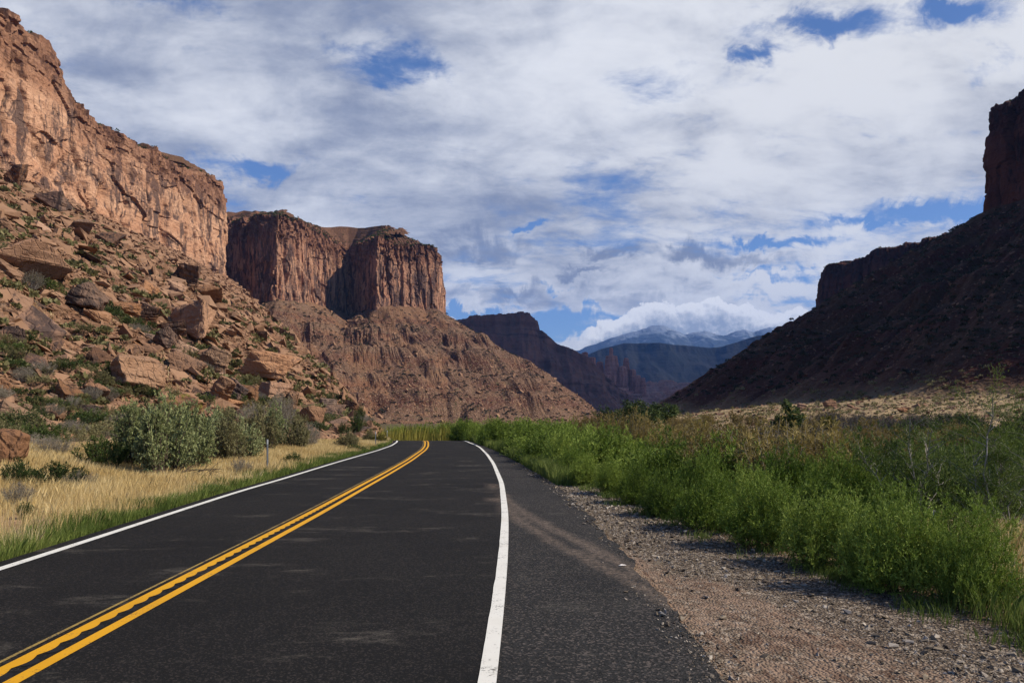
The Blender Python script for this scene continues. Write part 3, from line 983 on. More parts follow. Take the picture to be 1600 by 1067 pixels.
# ================================================================== FAR COUNTRY
def far_mat(name, base, other, veg, scale, vegamt=0.5, snow=None):
    m, t = new_mat(name)
    p = t.pos()
    n1 = t.noise(p, 0.010 * scale, 6, 0.62)
    n2 = t.noise(p, 0.05 * scale, 6, 0.65)
    bs = t.n('ShaderNodeMapping', {'Vector': p, 'Scale': (0.002 * scale, 0.002 * scale, 0.06 * scale)}).outputs[0]
    nb = t.noise(bs, 1.0, 5, 0.6, 0.4)
    c = t.mix(t.map(n1, 0.35, 0.65), base, other)
    c = t.mix(t.map(nb, 0.5, 0.68, 0, 0.7), c, (base[0] * .5, base[1] * .5, base[2] * .5))
    c = t.mix(t.map(n2, 0.5, 0.66, 0, vegamt), c, veg)
    if snow:
        z = t.n('ShaderNodeSeparateXYZ', {0: p}).outputs[2]
        sn = t.math('ADD', t.math('MULTIPLY', t.noise(p, 0.0035, 7, 0.62, 0.5), 1100.0), z)
        c = t.mix(t.map(sn, snow - 110, snow + 110, 0, 0.6), c, (0.30, 0.34, 0.40))
    t.surf(c, 0.95, t.bump(t.math('ADD', n2, t.math('MULTIPLY', nb, 0.6)), 0.9, 9.0 / scale), 0.05)
    return m


M_MESA = far_mat("far_mesa_rock", (0.17, 0.060, 0.038), (0.24, 0.10, 0.062), (0.055, 0.045, 0.03), 1.0, 0.4)
M_TOWER = rock_mat("tower_rock", (0.42, 0.15, 0.095), (0.52, 0.23, 0.16), (0.16, 0.055, 0.04), 0.35, 0.16, 0.5)
M_BAD = far_mat("badlands", (0.36, 0.14, 0.09), (0.46, 0.23, 0.16), (0.085, 0.07, 0.045), 1.0, 0.5)
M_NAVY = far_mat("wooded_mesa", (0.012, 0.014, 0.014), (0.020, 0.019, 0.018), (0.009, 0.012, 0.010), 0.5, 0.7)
M_MTN = far_mat("mountain_rock", (0.035, 0.045, 0.05), (0.05, 0.058, 0.064), (0.03, 0.045, 0.045), 0.12, 0.6, snow=2080)


def prof(px, py, Y):
    """height at distance Y of a skyline given in picture points, as a function of X"""
    X = (np.array(px) - CX) / FPX * Y
    Z = CAM_H + (HZ - np.array(py)) / FPX * Y
    return lambda x: np.interp(x, X, Z)


def sector(name, th0, th1, nth, r0, r1, nr, hf, mat, zmin=-30):
    th = np.radians(np.linspace(th0, th1, nth))
    r = np.linspace(r0, r1, nr)
    R, T = np.meshgrid(r, th, indexing='ij')
    X, Y = R * np.sin(T), R * np.cos(T)
    Z = hf(X, Y)
    v = np.stack([X, Y, Z], -1).reshape(-1, 3)
    q = grid_faces(nr, nth, Z > zmin)[:, ::-1]
    v, q, _ = compact(v, q)
    return struct(name, mesh_np(name, v, [q], mat, None))


MESA = prof([600, 715, 730, 760, 790, 815, 831, 833, 838, 841, 850, 880, 900, 905, 925, 945, 975, 1010, 1060],
            [505, 499, 496, 492, 489, 487, 488, 493, 495, 512, 521, 539, 548, 552, 560, 585, 612, 640, 652], 2200.0)


def mesa_h(x, y):
    top = MESA(x + 14 * fbm(x / 90, y / 90, 1.0, 3))
    d = 2200 - y + 40 * fbm(x / 150, y / 200, 2.0, 3) + 35 * fbm(x / 50, y / 400, 5.0, 3)
    # near face: short rim cliff then slopes with two benches
    cl = np.interp(np.clip(d, 0, 900), [0, 6, 16, 140, 150, 230, 240, 420, 700], [0, 0, 36, 105, 128, 165, 190, 262, 330])
    k = np.clip(top / 300, 0.2, 1)
    h = top - cl * k
    h = np.where(d < 0, top - 0.45 * np.maximum(-d - 60, 0), h)
    g = fbm(x / 45, y / 200, 8.0, 4, 0.55)
    return h + 9 * g * np.clip(d / 60, 0, 1) + 3 * fbm(x / 14, y / 14, 3, 3)


sector("mesa_hill", -9, 13, 420, 1500, 2700, 330, mesa_h, M_MESA)

BAD = prof([840, 900, 940, 980, 1010, 1060, 1120, 1250], [610, 590, 585, 600, 600, 601, 600, 598], 3300.0)


def bad_h(x, y):
    t = np.clip((y - 1700) / 1600, 0, 1)
    h = BAD(x * 3300 / np.maximum(y, 1)) * (t ** 1.25)
    n = fbm(x / 170, y / 260, 4.0, 5, 0.55)
    h = h + (26 * n) * np.clip(t * 2.2, 0.1, 1)
    st = 17.0
    f = h / st - np.floor(h / st)
    h = (np.floor(h / st) + sstep(0.25, 0.75, f)) * st
    return h + 3 * fbm(x / 25, y / 25, 1.0, 3) - np.where(y > 3300, (y - 3300) * 0.3, 0)


sector("badlands_hill", -2, 26, 420, 1600, 3700, 260, bad_h, M_BAD)

NAVY = prof([820, 880, 915, 940, 975, 1010, 1060, 1110, 1130, 1150, 1165, 1185, 1225, 1300, 1400],
            [580, 560, 556, 545, 536, 536, 539, 543, 541, 535, 530, 524, 522, 520, 520], 6500.0)


def navy_h(x, y):
    top = NAVY(x)
    d = 6500 - y + 160 * fbm(x / 500, y / 500, 1.0, 3) + 60 * fbm(x / 160, y / 600, 2.0, 3)
    cl = np.interp(np.clip(d, 0, 2200), [0, 20, 60, 500, 1000, 1700], [0, 8, 70, 300, 500, 720])
    h = top - cl
    h = np.where(d < 0, top - 0.15 * np.maximum(-d - 300, 0), h)
    return h + 26 * fbm(x / 180, y / 400, 6.0, 4) * np.clip(d / 200, 0, 1)


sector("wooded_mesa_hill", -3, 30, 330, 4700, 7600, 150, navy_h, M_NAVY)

MTN = prof([760, 880, 905, 930, 955, 975, 1000, 1020, 1030, 1038, 1050, 1070, 1085, 1100, 1112, 1130, 1145, 1165, 1180, 1190, 1205, 1220, 1260, 1400],
           [570, 552, 546, 537, 528, 522, 515, 508, 507, 508, 513, 522, 519, 517, 520, 524, 519, 514, 518, 515, 510, 514, 520, 530], 14000.0)


def mtn_h(x, y):
    top = MTN(x + 45 * fbm(x / 900, y / 900, 3.0, 3))
    d = 14000 - y
    rg = 1 - np.abs(fbm(x / 1300 + 0.3 * fbm(x / 700, y / 700, 1.0, 2), y / 2600, 2.0, 4, 0.5))
    h = top - 0.50 * np.abs(d) + 130 * (rg - 0.8) * np.clip(np.abs(d) / 700, 0, 1)
    return h + 14 * fbm(x / 260, y / 260, 5.0, 3)


sector("mountain", -4, 30, 420, 11000, 15200, 150, mtn_h, M_MTN)


# ------------------------------------------------------------------ fluted rock towers
def tower(px0, px1, ptop, pbase, Y, seed, taper=0.55, knob=None, label=None):
    x0, x1 = (px0 - CX) / FPX * Y, (px1 - CX) / FPX * Y
    z1, z0 = CAM_H + (HZ - ptop) / FPX * Y, CAM_H + (HZ - pbase) / FPX * Y - 25
    cx, rx = (x0 + x1) / 2, (x1 - x0) / 2
    na, nz = 120, 90
    a = np.linspace(0, 2 * math.pi, na, endpoint=False)
    u = np.linspace(0, 1, nz)
    A, U = np.meshgrid(a, u, indexing='ij')
    R = rx * (1 - (1 - taper) * U ** 1.4)
    flute = 0.16 * (np.abs(pnoise(np.cos(A) * 2.6 + seed, np.sin(A) * 2.6, U * 0.7)) - 0.4) * 2 + 0.10 * pnoise(np.cos(A) * 6, np.sin(A) * 6 + seed, U * 1.5)
    lay = np.floor(U * 22 + pnoise(A, seed, 0.0) * 0.4)
    bed = 0.05 * (_cell[(lay.astype(int) * 7 + seed * 13) & 255][..., 1] - 0.5)
    R = R * (1 + flute + bed) + 1.2 * fbm(np.cos(A) * R / 9, np.sin(A) * R / 9 + seed, U * (z1 - z0) / 9, 3)
    if knob:
        k0, kr = knob
        f = sstep(k0 - 0.015, k0 + 0.015, U)
        R = R * (1 - f) + f * rx * kr * (1 + 0.5 * np.sin((U - k0) / (1 - k0) * 3.0) * 0.4 + flute)
    R = R * sstep(1.015, 0.965, U) ** 0.5
    c1 = rx * 0.12 * pnoise(U * 1.5, seed, 1.0)
    V = np.stack([cx + c1 + R * np.cos(A), Y + 1.15 * R * np.sin(A), z0 + (z1 - z0) * U + 0 * A], -1)
    i = np.arange(na * nz).reshape(na, nz)
    j = np.roll(i, -1, axis=0)
    q = np.stack([i[:, :-1], j[:, :-1], j[:, 1:], i[:, 1:]], -1).reshape(-1, 4)
    me = mesh_np("rock_tower", V.reshape(-1, 3), [q], M_TOWER)
    return link("rock_tower", me, label=label, category="rock tower", group="fluted red rock towers in the far valley")


T_ = "red fluted rock tower far off in the shaded valley"
tower(943, 968, 543, 590, 2650, 3, 0.62, (0.78, 0.20), "tallest fluted red rock tower with a small knob on its summit, far valley")
tower(964, 981, 572, 594, 2630, 5, 0.7, None, "low shoulder of red rock joining the two tallest valley towers")
tower(970, 986, 559, 592, 2660, 7, 0.4, None, "pointed red rock spire right of the knobbed tallest tower")
tower(982, 995, 577, 600, 2640, 9, 0.75, None, "squat flat-topped red rock tower right of the pointed spire")
tower(991, 1003, 586, 606, 2600, 11, 0.7, None, "dark low rock tower stepping down right of the squat flat-topped one")
tower(1000, 1010, 590, 606, 2590, 12, 0.6, None, "small dark rock tower at the right end of the tower group")
tower(930, 945, 565, 592, 2680, 15, 0.6, None, "short dark rock tower close left of the tallest knobbed one")
tower(934, 963, 586, 611, 2350, 17, 0.9, None, "broad dark fluted rock block standing in front of the tallest tower")
tower(903, 913, 553, 580, 2330, 21, 0.75, None, "narrow rock pillar at the inner end of the shaded mesa's slope")
tower(909, 920, 550, 580, 2350, 23, 0.8, None, "fluted rock pillar in the middle of the mesa's end wall")
tower(917, 932, 558, 582, 2370, 25, 0.75, None, "stout fluted rock pillar at the mesa end nearest the towers")


# ------------------------------------------------------------------ out-of-view cloud added for its shadow
M_CLOUD, t = new_mat("cloud")
cd = t.n('ShaderNodeBsdfDiffuse', {'Color': (0.92, 0.92, 0.93, 1)})
ct = t.n('ShaderNodeBsdfTranslucent', {'Color': (0.92, 0.92, 0.93, 1)})
cm = t.n('ShaderNodeMixShader', {0: 0.42, 1: cd.outputs[0], 2: ct.outputs[0]})
t.n('ShaderNodeOutputMaterial', {'Surface': cm.outputs[0]})


def cloud(name, balls, voxel, rough, label):
    """heap of balls fused into one billowing skin"""
    bm = bmesh.new()
    for (x, y, z, r) in balls:
        bmesh.ops.create_icosphere(bm, subdivisions=3, radius=r, matrix=Matrix.Translation((x, y, z)) @ Matrix.Diagonal((1.15, 1.15, 0.9, 1)))
    me = bpy.data.meshes.new(name)
    bm.to_mesh(me)
    bm.free()
    o = bpy.data.objects.new(name, me)
    COL.objects.link(o)
    md = o.modifiers.new("remesh", 'REMESH')
    md.mode = 'VOXEL'
    md.voxel_size = voxel
    dg = bpy.context.evaluated_depsgraph_get()
    ev = bpy.data.meshes.new_from_object(o.evaluated_get(dg))
    o.modifiers.clear()
    o.data = ev
    n = len(ev.vertices)
    co = np.empty(n * 3, np.float32)
    nn = np.empty(n * 3, np.float32)
    ev.vertices.foreach_get("co", co)
    ev.vertices.foreach_get("normal", nn)
    co, nn = co.reshape(-1, 3), nn.reshape(-1, 3)
    sc_ = rough * 4.0
    b = 0.55 - np.abs(fbm(co[:, 0] / sc_, co[:, 1] / sc_, co[:, 2] / sc_, 4, 0.55))
    co = co + nn * (b * rough)[:, None]
    ev.vertices.foreach_set("co", co.astype(np.float32).ravel())
    ev.polygons.foreach_set("use_smooth", np.ones(len(ev.polygons), bool))
    ev.materials.clear()
    ev.materials.append(M_CLOUD)
    ev.update()
    o['label'] = label
    o['category'] = "cloud"
    return o


rc = random.Random(4)
# unseen bank of cloud added on the sun's side to shadow the far valley
balls = []
for k in range(120):
    x, y = rc.uniform(2950, 4700), rc.uniform(1050, 4300)
    balls.append((x, y, rc.uniform(2950, 3150), rc.uniform(210, 340)))
cloud("shade_cloud", balls, 70.0, 90.0, "unseen grey-white cloud added on the sunny side to shade the far valley")

# ------------------------------------------------------------------ air
M_HAZE, t = new_mat("haze")
hv = t.n('ShaderNodeVolumePrincipled', {'Color': (0.20, 0.42, 1.0, 1), 'Density': 4.2e-5, 'Anisotropy': 0.2})
t.n('ShaderNodeOutputMaterial', {'Volume': hv.outputs[0]})
hx = (-9000, 9000, -600, 16500, -40, 2350)
hvv = np.array([(x, y, z) for x in hx[:2] for y in hx[2:4] for z in hx[4:]])
hf_ = np.array([[0, 1, 3, 2], [4, 6, 7, 5], [0, 4, 5, 1], [2, 3, 7, 6], [0, 2, 6, 4], [1, 5, 7, 3]])
stuff("haze", mesh_np("haze", hvv, [hf_], M_HAZE), "thin blue air that pales the far mesas and mountains", "haze")
# ================================================================== ROCKS
M_ROCK = rock_mat("boulder", (0.25, 0.130, 0.073), (0.34, 0.190, 0.112), (0.075, 0.050, 0.043), 0.36, 3.0, 0.14, obj_random=True, bump=0.8)
M_ROCKD = rock_mat("varnished_boulder", (0.14, 0.075, 0.048), (0.24, 0.130, 0.078), (0.055, 0.038, 0.034), 0.8, 3.0, 0.14, obj_random=True, bump=0.8)
M_ROCKG = rock_mat("grey_boulder", (0.27, 0.150, 0.088), (0.34, 0.210, 0.135), (0.11, 0.075, 0.058), 0.35, 4.0, 0.14, obj_random=True, bump=1.0)
M_RUBBLE = rock_mat("rubble", (0.200, 0.108, 0.063), (0.29, 0.170, 0.104), (0.060, 0.038, 0.030), 0.34, 1.6, 0.1, bump=0.25)
M_MOSS, t = new_mat("lichen_boulder")
p = t.n('ShaderNodeTexCoord').outputs['Object']
c = t.mix(t.map(t.noise(p, 1.2, 6, 0.65), 0.4, 0.6), (0.30, 0.15, 0.085), (0.13, 0.075, 0.05))
c = t.mix(t.map(t.noise(p, 1.7, 7, 0.72), 0.47, 0.56, 0, 0.85), c, (0.16, 0.145, 0.03))
t.surf(c, 0.95, t.bump(t.noise(p, 6.0, 5, 0.7), 0.8, 0.15), 0.1)


def rock_mesh(name, seed, npts=13, flat=1.0, rnd=0.25, sub=3, mat=None, disp=0.05, cube=0.5):
    """a broken block: hull of scattered points, split faces, weathered"""
    r = random.Random(seed)
    bm = bmesh.new()
    for k in range(npts):
        v = Vector((r.uniform(-1, 1), r.uniform(-1, 1), r.uniform(-1, 1)))
        m = max(abs(v.x), abs(v.y), abs(v.z))
        v = v.normalized() * (1 - cube) + v / m * cube
        v *= r.uniform(1 - rnd, 1)
        bm.verts.new(v)
    res = bmesh.ops.convex_hull(bm, input=bm.verts)
    bmesh.ops.delete(bm, geom=list({g for g in res['geom_interior'] + res['geom_unused'] if isinstance(g, bmesh.types.BMVert)}), context='VERTS')
    if sub:
        bmesh.ops.bevel(bm, geom=[e for e in bm.edges], offset=0.035, segments=1, affect='EDGES', profile=0.5, clamp_overlap=True)
        bmesh.ops.triangulate(bm, faces=bm.faces)
        for k in range(sub):
            long = [e for e in bm.edges if e.calc_length() > 0.16]
            if long:
                bmesh.ops.subdivide_edges(bm, edges=long, cuts=1, use_grid_fill=False)
                bmesh.ops.triangulate(bm, faces=[f for f in bm.faces if len(f.verts) > 3])
    me = bpy.data.meshes.new(name)
    bm.to_mesh(me)
    bm.free()
    n = len(me.vertices)
    co = np.empty(n * 3, np.float32)
    me.vertices.foreach_get("co", co)
    co = co.reshape(-1, 3)
    if sub:
        nn = co / np.maximum(np.linalg.norm(co, axis=1), 1e-6)[:, None]
        d = disp * (fbm(co[:, 0] * 1.6 + seed, co[:, 1] * 1.6, co[:, 2] * 1.6, 4) + 0.6 * np.abs(fbm(co[:, 0] * 5, co[:, 1] * 5 + seed, co[:, 2] * 5, 2)))
        bedd = disp * 0.5 * np.sign(pnoise(co[:, 2] * 5 + seed, co[:, 0] * 0.6, co[:, 1] * .6))
        co = co + nn * (d + bedd)[:, None]
    co[:, 2] *= flat
    me.vertices.foreach_set("co", co.ravel())
    if mat:
        me.materials.append(mat)
    me.update()
    return me


def slope_normal(x, y, e=1.5):
    f = lambda a, b: float(max(near_lobe(a, b), butte_slope(a, b)) if a < 0 else right_h(a, b, False))
    return Vector((-(f(x + e, y) - f(x - e, y)) / (2 * e), -(f(x, y + e) - f(x, y - e)) / (2 * e), 1)).normalized()


ROCK_CAT = dict(category="boulder")


def hero_rock(px, pybase, w, h, seed, label, mat=M_ROCK, tilt=(0, 0, 0), cube=0.75, npts=12, deep=1.0, sink=0.12, zoff=0.0, rnd=0.3):
    """one boulder seen in the photograph, set down on the slope"""
    g = cast(px, pybase)
    sx, sz = w / FPX * g.y / 2, h / FPX * g.y / 2
    me = rock_mesh("boulder", seed, npts, 1.0, rnd, 4, mat, 0.06, cube)
    co = np.empty(len(me.vertices) * 3, np.float32)
    me.vertices.foreach_get("co", co)
    co = co.reshape(-1, 3) @ np.array(Euler([rad(a) for a in tilt]).to_matrix()).T
    lo, hi = co.min(0), co.max(0)
    co = (co - (lo + hi) / 2) / (hi - lo) * 2 * np.array([sx, (sx + sz) / 2 * deep, sz])
    co[:, 2] += sz * (1 - sink)
    me.vertices.foreach_set("co", co.astype(np.float32).ravel())
    me.update()
    o = link("boulder", me, label=label, group="large boulders of the left slope" if px < 590 else "boulders on the far fan" if px > 1000 else "loose stones by the road", **ROCK_CAT)
    o.location = (g.x, g.y + sx * 0.3 * deep, g.z + zoff)
    return o


H = hero_rock
H(30, 436, 108, 74, 11, "huge smooth tan slab lying tilted high on the left slope at the edge of view", M_ROCK, (10, 28, 0), .9, 9, 1.0, .2)
H(128, 484, 56, 46, 12, "upright brown slab with a shaded left side above the tan ledge", M_ROCKD, (0, 20, 30), .8, 10)
H(180, 492, 60, 22, 13, "low flat tan ledge block with a smooth sunlit top", M_ROCK, (5, 8, 0), .9, 10)
H(218, 508, 56, 28, 14, "dark block with a pale grey-green end, right of the flat tan ledge", M_ROCKD, (0, -8, 15), .9, 9)
H(296, 528, 66, 62, 19, "big angular boulder with a sharp peak, smooth tan face and dark right side", M_ROCK, (12, -32, 20), .9, 8)
H(266, 526, 50, 24, 16, "dark varnished slab leaning against the sharp-peaked boulder's left side", M_ROCKD, (0, -25, 0), .9, 9)
H(258, 545, 36, 36, 17, "squat brown block just below the sharp-peaked boulder", M_ROCKD, (0, 10, 40), .8, 11)
H(205, 616, 90, 70, 18, "great rounded pale pitted boulder above the grey-green saltbush", M_ROCKG, (0, 8, 25), .35, 22, 1.0, .15)
H(145, 573, 44, 32, 20, "slate-grey smooth slab left of the great rounded boulder", M_ROCKD, (0, 24, 10), .9, 9)
H(342, 632, 58, 48, 21, "smooth tan boulder with a steep sunlit face above the saltbushes", M_ROCK, (0, 35, 10), .7, 11)
H(330, 588, 60, 48, 22, "pale angular boulder half buried mid-slope, left of the dark overhang", M_ROCKG, (0, 22, 30), .7, 12)
H(290, 590, 50, 44, 42, "long tan slab sliding downslope beside the great rounded boulder", M_ROCK, (0, 38, 15), .9, 9)
H(420, 604, 94, 46, 23, "massive brown boulder overhanging the blocks below it", M_ROCK, (0, 14, 20), .9, 10, 1.0, 0.0, 0.9)
H(418, 634, 66, 40, 24, "tan block wedged under the massive overhanging boulder", M_ROCK, (0, 20, -20), .85, 10)
H(384, 634, 30, 36, 25, "narrow upright brown block left under the massive overhanging boulder", M_ROCK, (0, 5, 15), .85, 9)
H(366, 630, 36, 44, 26, "leaning dark brown block at the left end of the overhang", M_ROCKD, (0, 30, 15), .85, 9)
H(454, 646, 30, 40, 27, "tall greyish block standing right of the overhang", M_ROCKG, (0, 4, 25), .85, 10)
H(486, 668, 40, 36, 28, "smooth tan slab sloping down to the verge behind the dry saltbush", M_ROCK, (0, 42, 0), .9, 8)
H(506, 642, 42, 22, 29, "flat slab lying on top behind the chunky brown boulder", M_ROCKG, (0, -12, 0), .9, 9)
H(519, 664, 38, 34, 30, "chunky brown boulder with a flat shaded underside near the road bend", M_ROCK, (0, 10, 30), .7, 12)
H(548, 643, 26, 20, 31, "brown block just upslope right of the chunky boulder", M_ROCKD, (0, 15, 0), .8, 11)
H(527, 682, 30, 22, 32, "low tan block at the verge below the chunky brown boulder", M_ROCK, (0, 20, 0), .8, 10)
H(278, 648, 68, 36, 33, "brown boulder crusted with yellow-green lichen behind the saltbush", M_MOSS, (0, 5, 10), .7, 12)
H(6, 730, 58, 64, 34, "rounded brown boulder cut off by the left edge above the dry grass", M_ROCK, (0, 12, 10), .5, 16, 1.0, .1)
H(272, 440, 26, 26, 35, "small dark block on the skyline of the slope below the cliff", M_ROCKD, (0, 10, 0), .9, 9)
H(292, 450, 44, 38, 36, "large black-shadowed block on the slope's skyline below the cliff", M_ROCKD, (0, 30, 0), .9, 9)
H(98, 622, 44, 32, 37, "reddish tan flat-faced rock in the rubble left of the great rounded boulder", M_ROCK, (0, 25, 0), .85, 10)
H(14, 538, 42, 32, 38, "dark brown angular boulder mid-slope at the left edge", M_ROCKD, (0, 0, 20), .9, 9)
H(80, 550, 26, 20, 39, "small dark red-brown boulder in scrub right of the left-edge boulder", M_ROCKD, (0, 10, 0), .8, 10)
H(408, 533, 22, 16, 40, "small square brown block alone above the overhanging boulder", M_ROCK, (0, 0, 20), .95, 9)
H(16, 288, 44, 36, 41, "dark leaning block high at the foot of the cliff by the left edge", M_ROCKD, (0, 20, 0), .9, 9)
H(80, 330, 46, 34, 43, "dark overhanging block below the cliff's foot", M_ROCKD, (0, 32, 0), .9, 9)
H(124, 366, 40, 24, 44, "slanting tan slab between the dark blocks below the cliff", M_ROCK, (0, 32, 0), .9, 9)
H(170, 384, 42, 28, 45, "bluish grey slab on the slope's skyline against the cliff", M_ROCKD, (0, 34, 0), .9, 9)
H(330, 478, 40, 38, 46, "blocky tan boulder on the skyline right of the black-shadowed one", M_ROCK, (0, 34, 0), .9, 9)
H(598, 693, 14, 8, 47, "small pale rock in green grass at the road bend", M_ROCK, (0, 0, 0), .8, 10)
H(1252, 643, 17, 15, 48, "upright red-brown boulder beside the round green tree on the far flat", M_ROCK, (0, 10, 0), .8, 10)
H(1297, 637, 19, 14, 49, "domed red-brown boulder on the tan fan right of the round tree", M_ROCK, (0, 0, 0), .5, 14)
H(1411, 645, 15, 9, 50, "low reddish boulder on the sunlit tan fan above grey brush", M_ROCK, (0, 0, 0), .6, 12)

# ------------------------------------------------------------------ middling blocks: one object each
rr = random.Random(21)
protos = []
for k in range(12):
    flat = [0.45, 0.7, 0.9, 0.35][k % 4]
    protos.append(rock_mesh("rock", 100 + k, 10 + k % 4, flat, 0.3, 3, [M_ROCK, M_ROCK, M_ROCKG, M_ROCK, M_ROCKD][k % 5], 0.06, 0.8))


def lobe_point(r):
    """random place on the near slope, spread evenly as the eye meets it"""
    while True:
        th = -rad(r.uniform(10, 38))
        d = math.exp(r.uniform(math.log(19), math.log(330)))
        x, y = d * math.sin(th), d * math.cos(th)
        if x < left_toe(y) - 1.2 and near_lobe(x, y) > 0.25 and -(x + 12.5) - 0.21 * (y - 72) > 0.8:
            return x, y, d


cand = []
for k in range(1500):
    x, y, d = lobe_point(rr)
    size = 0.20 * (1 / max(rr.random(), 0.02)) ** 0.55 * (1.0 if d < 60 else 1.5) * (0.8 + 0.25 * fbm(x / 15, y / 15, 3.0, 2))
    cand.append((float(size / d), x, y, min(float(size), 2.0)))
cand.sort(reverse=True)
place_words = [(0, 45, "foot of the slope"), (45, 110, "middle of the slope"), (110, 400, "upper slope below the cliff")]
col_words = ["broken tan sandstone block", "thin tan sandstone slab", "greyish sandstone block", "flat tan sandstone slab", "dark varnished sandstone block"]


def put(me, name, x, y, z, scale, nrm, r, **props):
    o = bpy.data.objects.new(name, me)
    q = nrm.to_track_quat('Z', 'Y').to_matrix().to_4x4() @ Matrix.Rotation(r.uniform(0, 6.28), 4, 'Z') @ Matrix.Rotation(r.uniform(-.6, .6), 4, 'X')
    o.matrix_world = Matrix.Translation((x, y, z)) @ q @ Matrix.Diagonal((*scale, 1))
    COL.objects.link(o)
    for k, v in props.items():
        o[k] = v
    return o


for (a, x, y, s) in cand[:255]:
    k = rr.randrange(12)
    dist = math.hypot(x, y)
    w = next(n for lo, hi, n in place_words if lo <= dist < hi)
    z = float(left_h(np.array([x]), np.array([y]))[0])
    put(protos[k], "rock", x, y, z + s * 0.12, (s * rr.uniform(.8, 1.35), s * rr.uniform(.7, 1.1), s * rr.uniform(.7, 1.1)), slope_normal(x, y), rr,
        label=col_words[k % 5] + " among rubble, " + w, category="rock", group=col_words[k % 5] + "s, " + w)

# ------------------------------------------------------------------ rubble: stones nobody would count
low = []
for k in range(10):
    me = rock_mesh("stone", 300 + k, 9, [0.35, 0.6, 0.85][k % 3], 0.22, 0, None, 0, 0.92)
    co = np.empty(len(me.vertices) * 3, np.float32)
    me.vertices.foreach_get("co", co)
    fs = []
    for pl in me.polygons:
        vs = list(pl.vertices)
        for j in range(1, len(vs) - 1):
            fs.append((vs[0], vs[j], vs[j + 1]))
    low.append((co.reshape(-1, 3), np.array(fs)))
    bpy.data.meshes.remove(me)


def rubble(pts, sizes, nrm, seed, squash=1.0, tilt=0.35):
    """many stones in one mesh; pts (N,3), nrm (N,3) ground normals"""
    r = np.random.RandomState(seed)
    V, F, base = [], [], 0
    kind = r.randint(0, len(low), len(pts))
    for k, (co, fs) in enumerate(low):
        i = np.nonzero(kind == k)[0]
        if not len(i):
            continue
        n = len(i)
        yaw = r.uniform(0, 6.28, n)
        up = nrm[i] + r.normal(0, tilt, (n, 3))
        up /= np.linalg.norm(up, axis=1)[:, None]
        a = np.stack([np.cos(yaw), np.sin(yaw), 0 * yaw], 1)
        a -= up * (a * up).sum(1)[:, None]
        a /= np.linalg.norm(a, axis=1)[:, None]
        b = np.cross(up, a)
        sc = sizes[i][:, None] * r.uniform(0.6, 1.3, (n, 3)) * np.array([1.15, 0.9, squash])
        loc = co[None] * sc[:, None, :]
        w = loc[..., 0:1] * a[:, None] + loc[..., 1:2] * b[:, None] + loc[..., 2:3] * up[:, None] + pts[i][:, None]
        V.append(w.reshape(-1, 3))
        F.append((fs[None] + (np.arange(n) * len(co))[:, None, None] + base).reshape(-1, 3))
        base += n * len(co)
    return np.concatenate(V), np.concatenate(F)


def normals_of(hf, x, y, e=1.0):
    n = np.stack([-(hf(x + e, y) - hf(x - e, y)) / (2 * e), -(hf(x, y + e) - hf(x, y - e)) / (2 * e), np.ones_like(x)], 1)
    return n / np.linalg.norm(n, axis=1)[:, None]


nr = np.random.RandomState(5)
N = 95000
th = -np.radians(nr.uniform(8, 40, N))
d = np.exp(nr.uniform(math.log(17), math.log(640), N))
x, y = d * np.sin(th), d * np.cos(th)
ok = (x < left_toe(y) + 0.6) & (near_lobe(x, y) > 0.02) & (x > -249) & (near_lobe(x, y) > butte_slope(x, y))
ok &= fbm(x / 14, y / 14, 6.0, 3) + 0.35 > nr.uniform(-0.9, 0.5, N)
x, y, d = x[ok], y[ok], d[ok]
z = left_h(x, y)
sz = np.clip(0.0016 * d * (1 / np.maximum(nr.rand(len(d)), 0.01)) ** 0.47, 0.05, 2.3)
v, f = rubble(np.stack([x, y, z + sz * 0.22], 1), sz, normals_of(near_lobe, x, y), 1, 0.62, 0.42)
stuff("rubble", mesh_np("rubble", v, [f], M_RUBBLE), "loose tan stones and slabs strewn over the near left slope", "rubble")

N = 42000
th = np.radians(nr.uniform(-24, 10, N))
d = nr.uniform(480, 900, N)
x, y = d * np.sin(th), d * np.cos(th)
hb = butte_slope(x, y)
chute = fbm(np.arctan2(y - 950, x + 230) * 11, 0.3 + 0 * x, 4.0, 3)
ok = (hb > -3.5) & (hb < 121) & (near_lobe(x, y) < hb) & (chute + 0.25 > nr.uniform(-0.8, 0.7, N))
x, y, d = x[ok], y[ok], d[ok]
hf2 = lambda X, Y: np.maximum(butte_slope(X, Y) + np.clip(butte_slope(X, Y) / 8, 0, 1) * (1.1 * fbm(X / 30, Y / 30, 0.3, 3) + 0.8 * fbm(X / 6.5, Y / 6.5, 4.1, 3) + 0.5 * np.abs(fbm(X / 2.5, Y / 2.5, 8.1, 2))), -8)
z = hf2(x, y)
sz = np.clip(0.34 * (1 / np.maximum(nr.rand(len(d)), 0.003)) ** 0.42, 0.25, 2.8)
v, f = rubble(np.stack([x, y, z + sz * 0.2], 1), sz, normals_of(butte_slope, x, y, 3.0), 2, 0.8)
stuff("rubble", mesh_np("rubble", v, [f], M_RUBBLE), "fallen blocks scattered down the chutes below the far butte", "rubble")

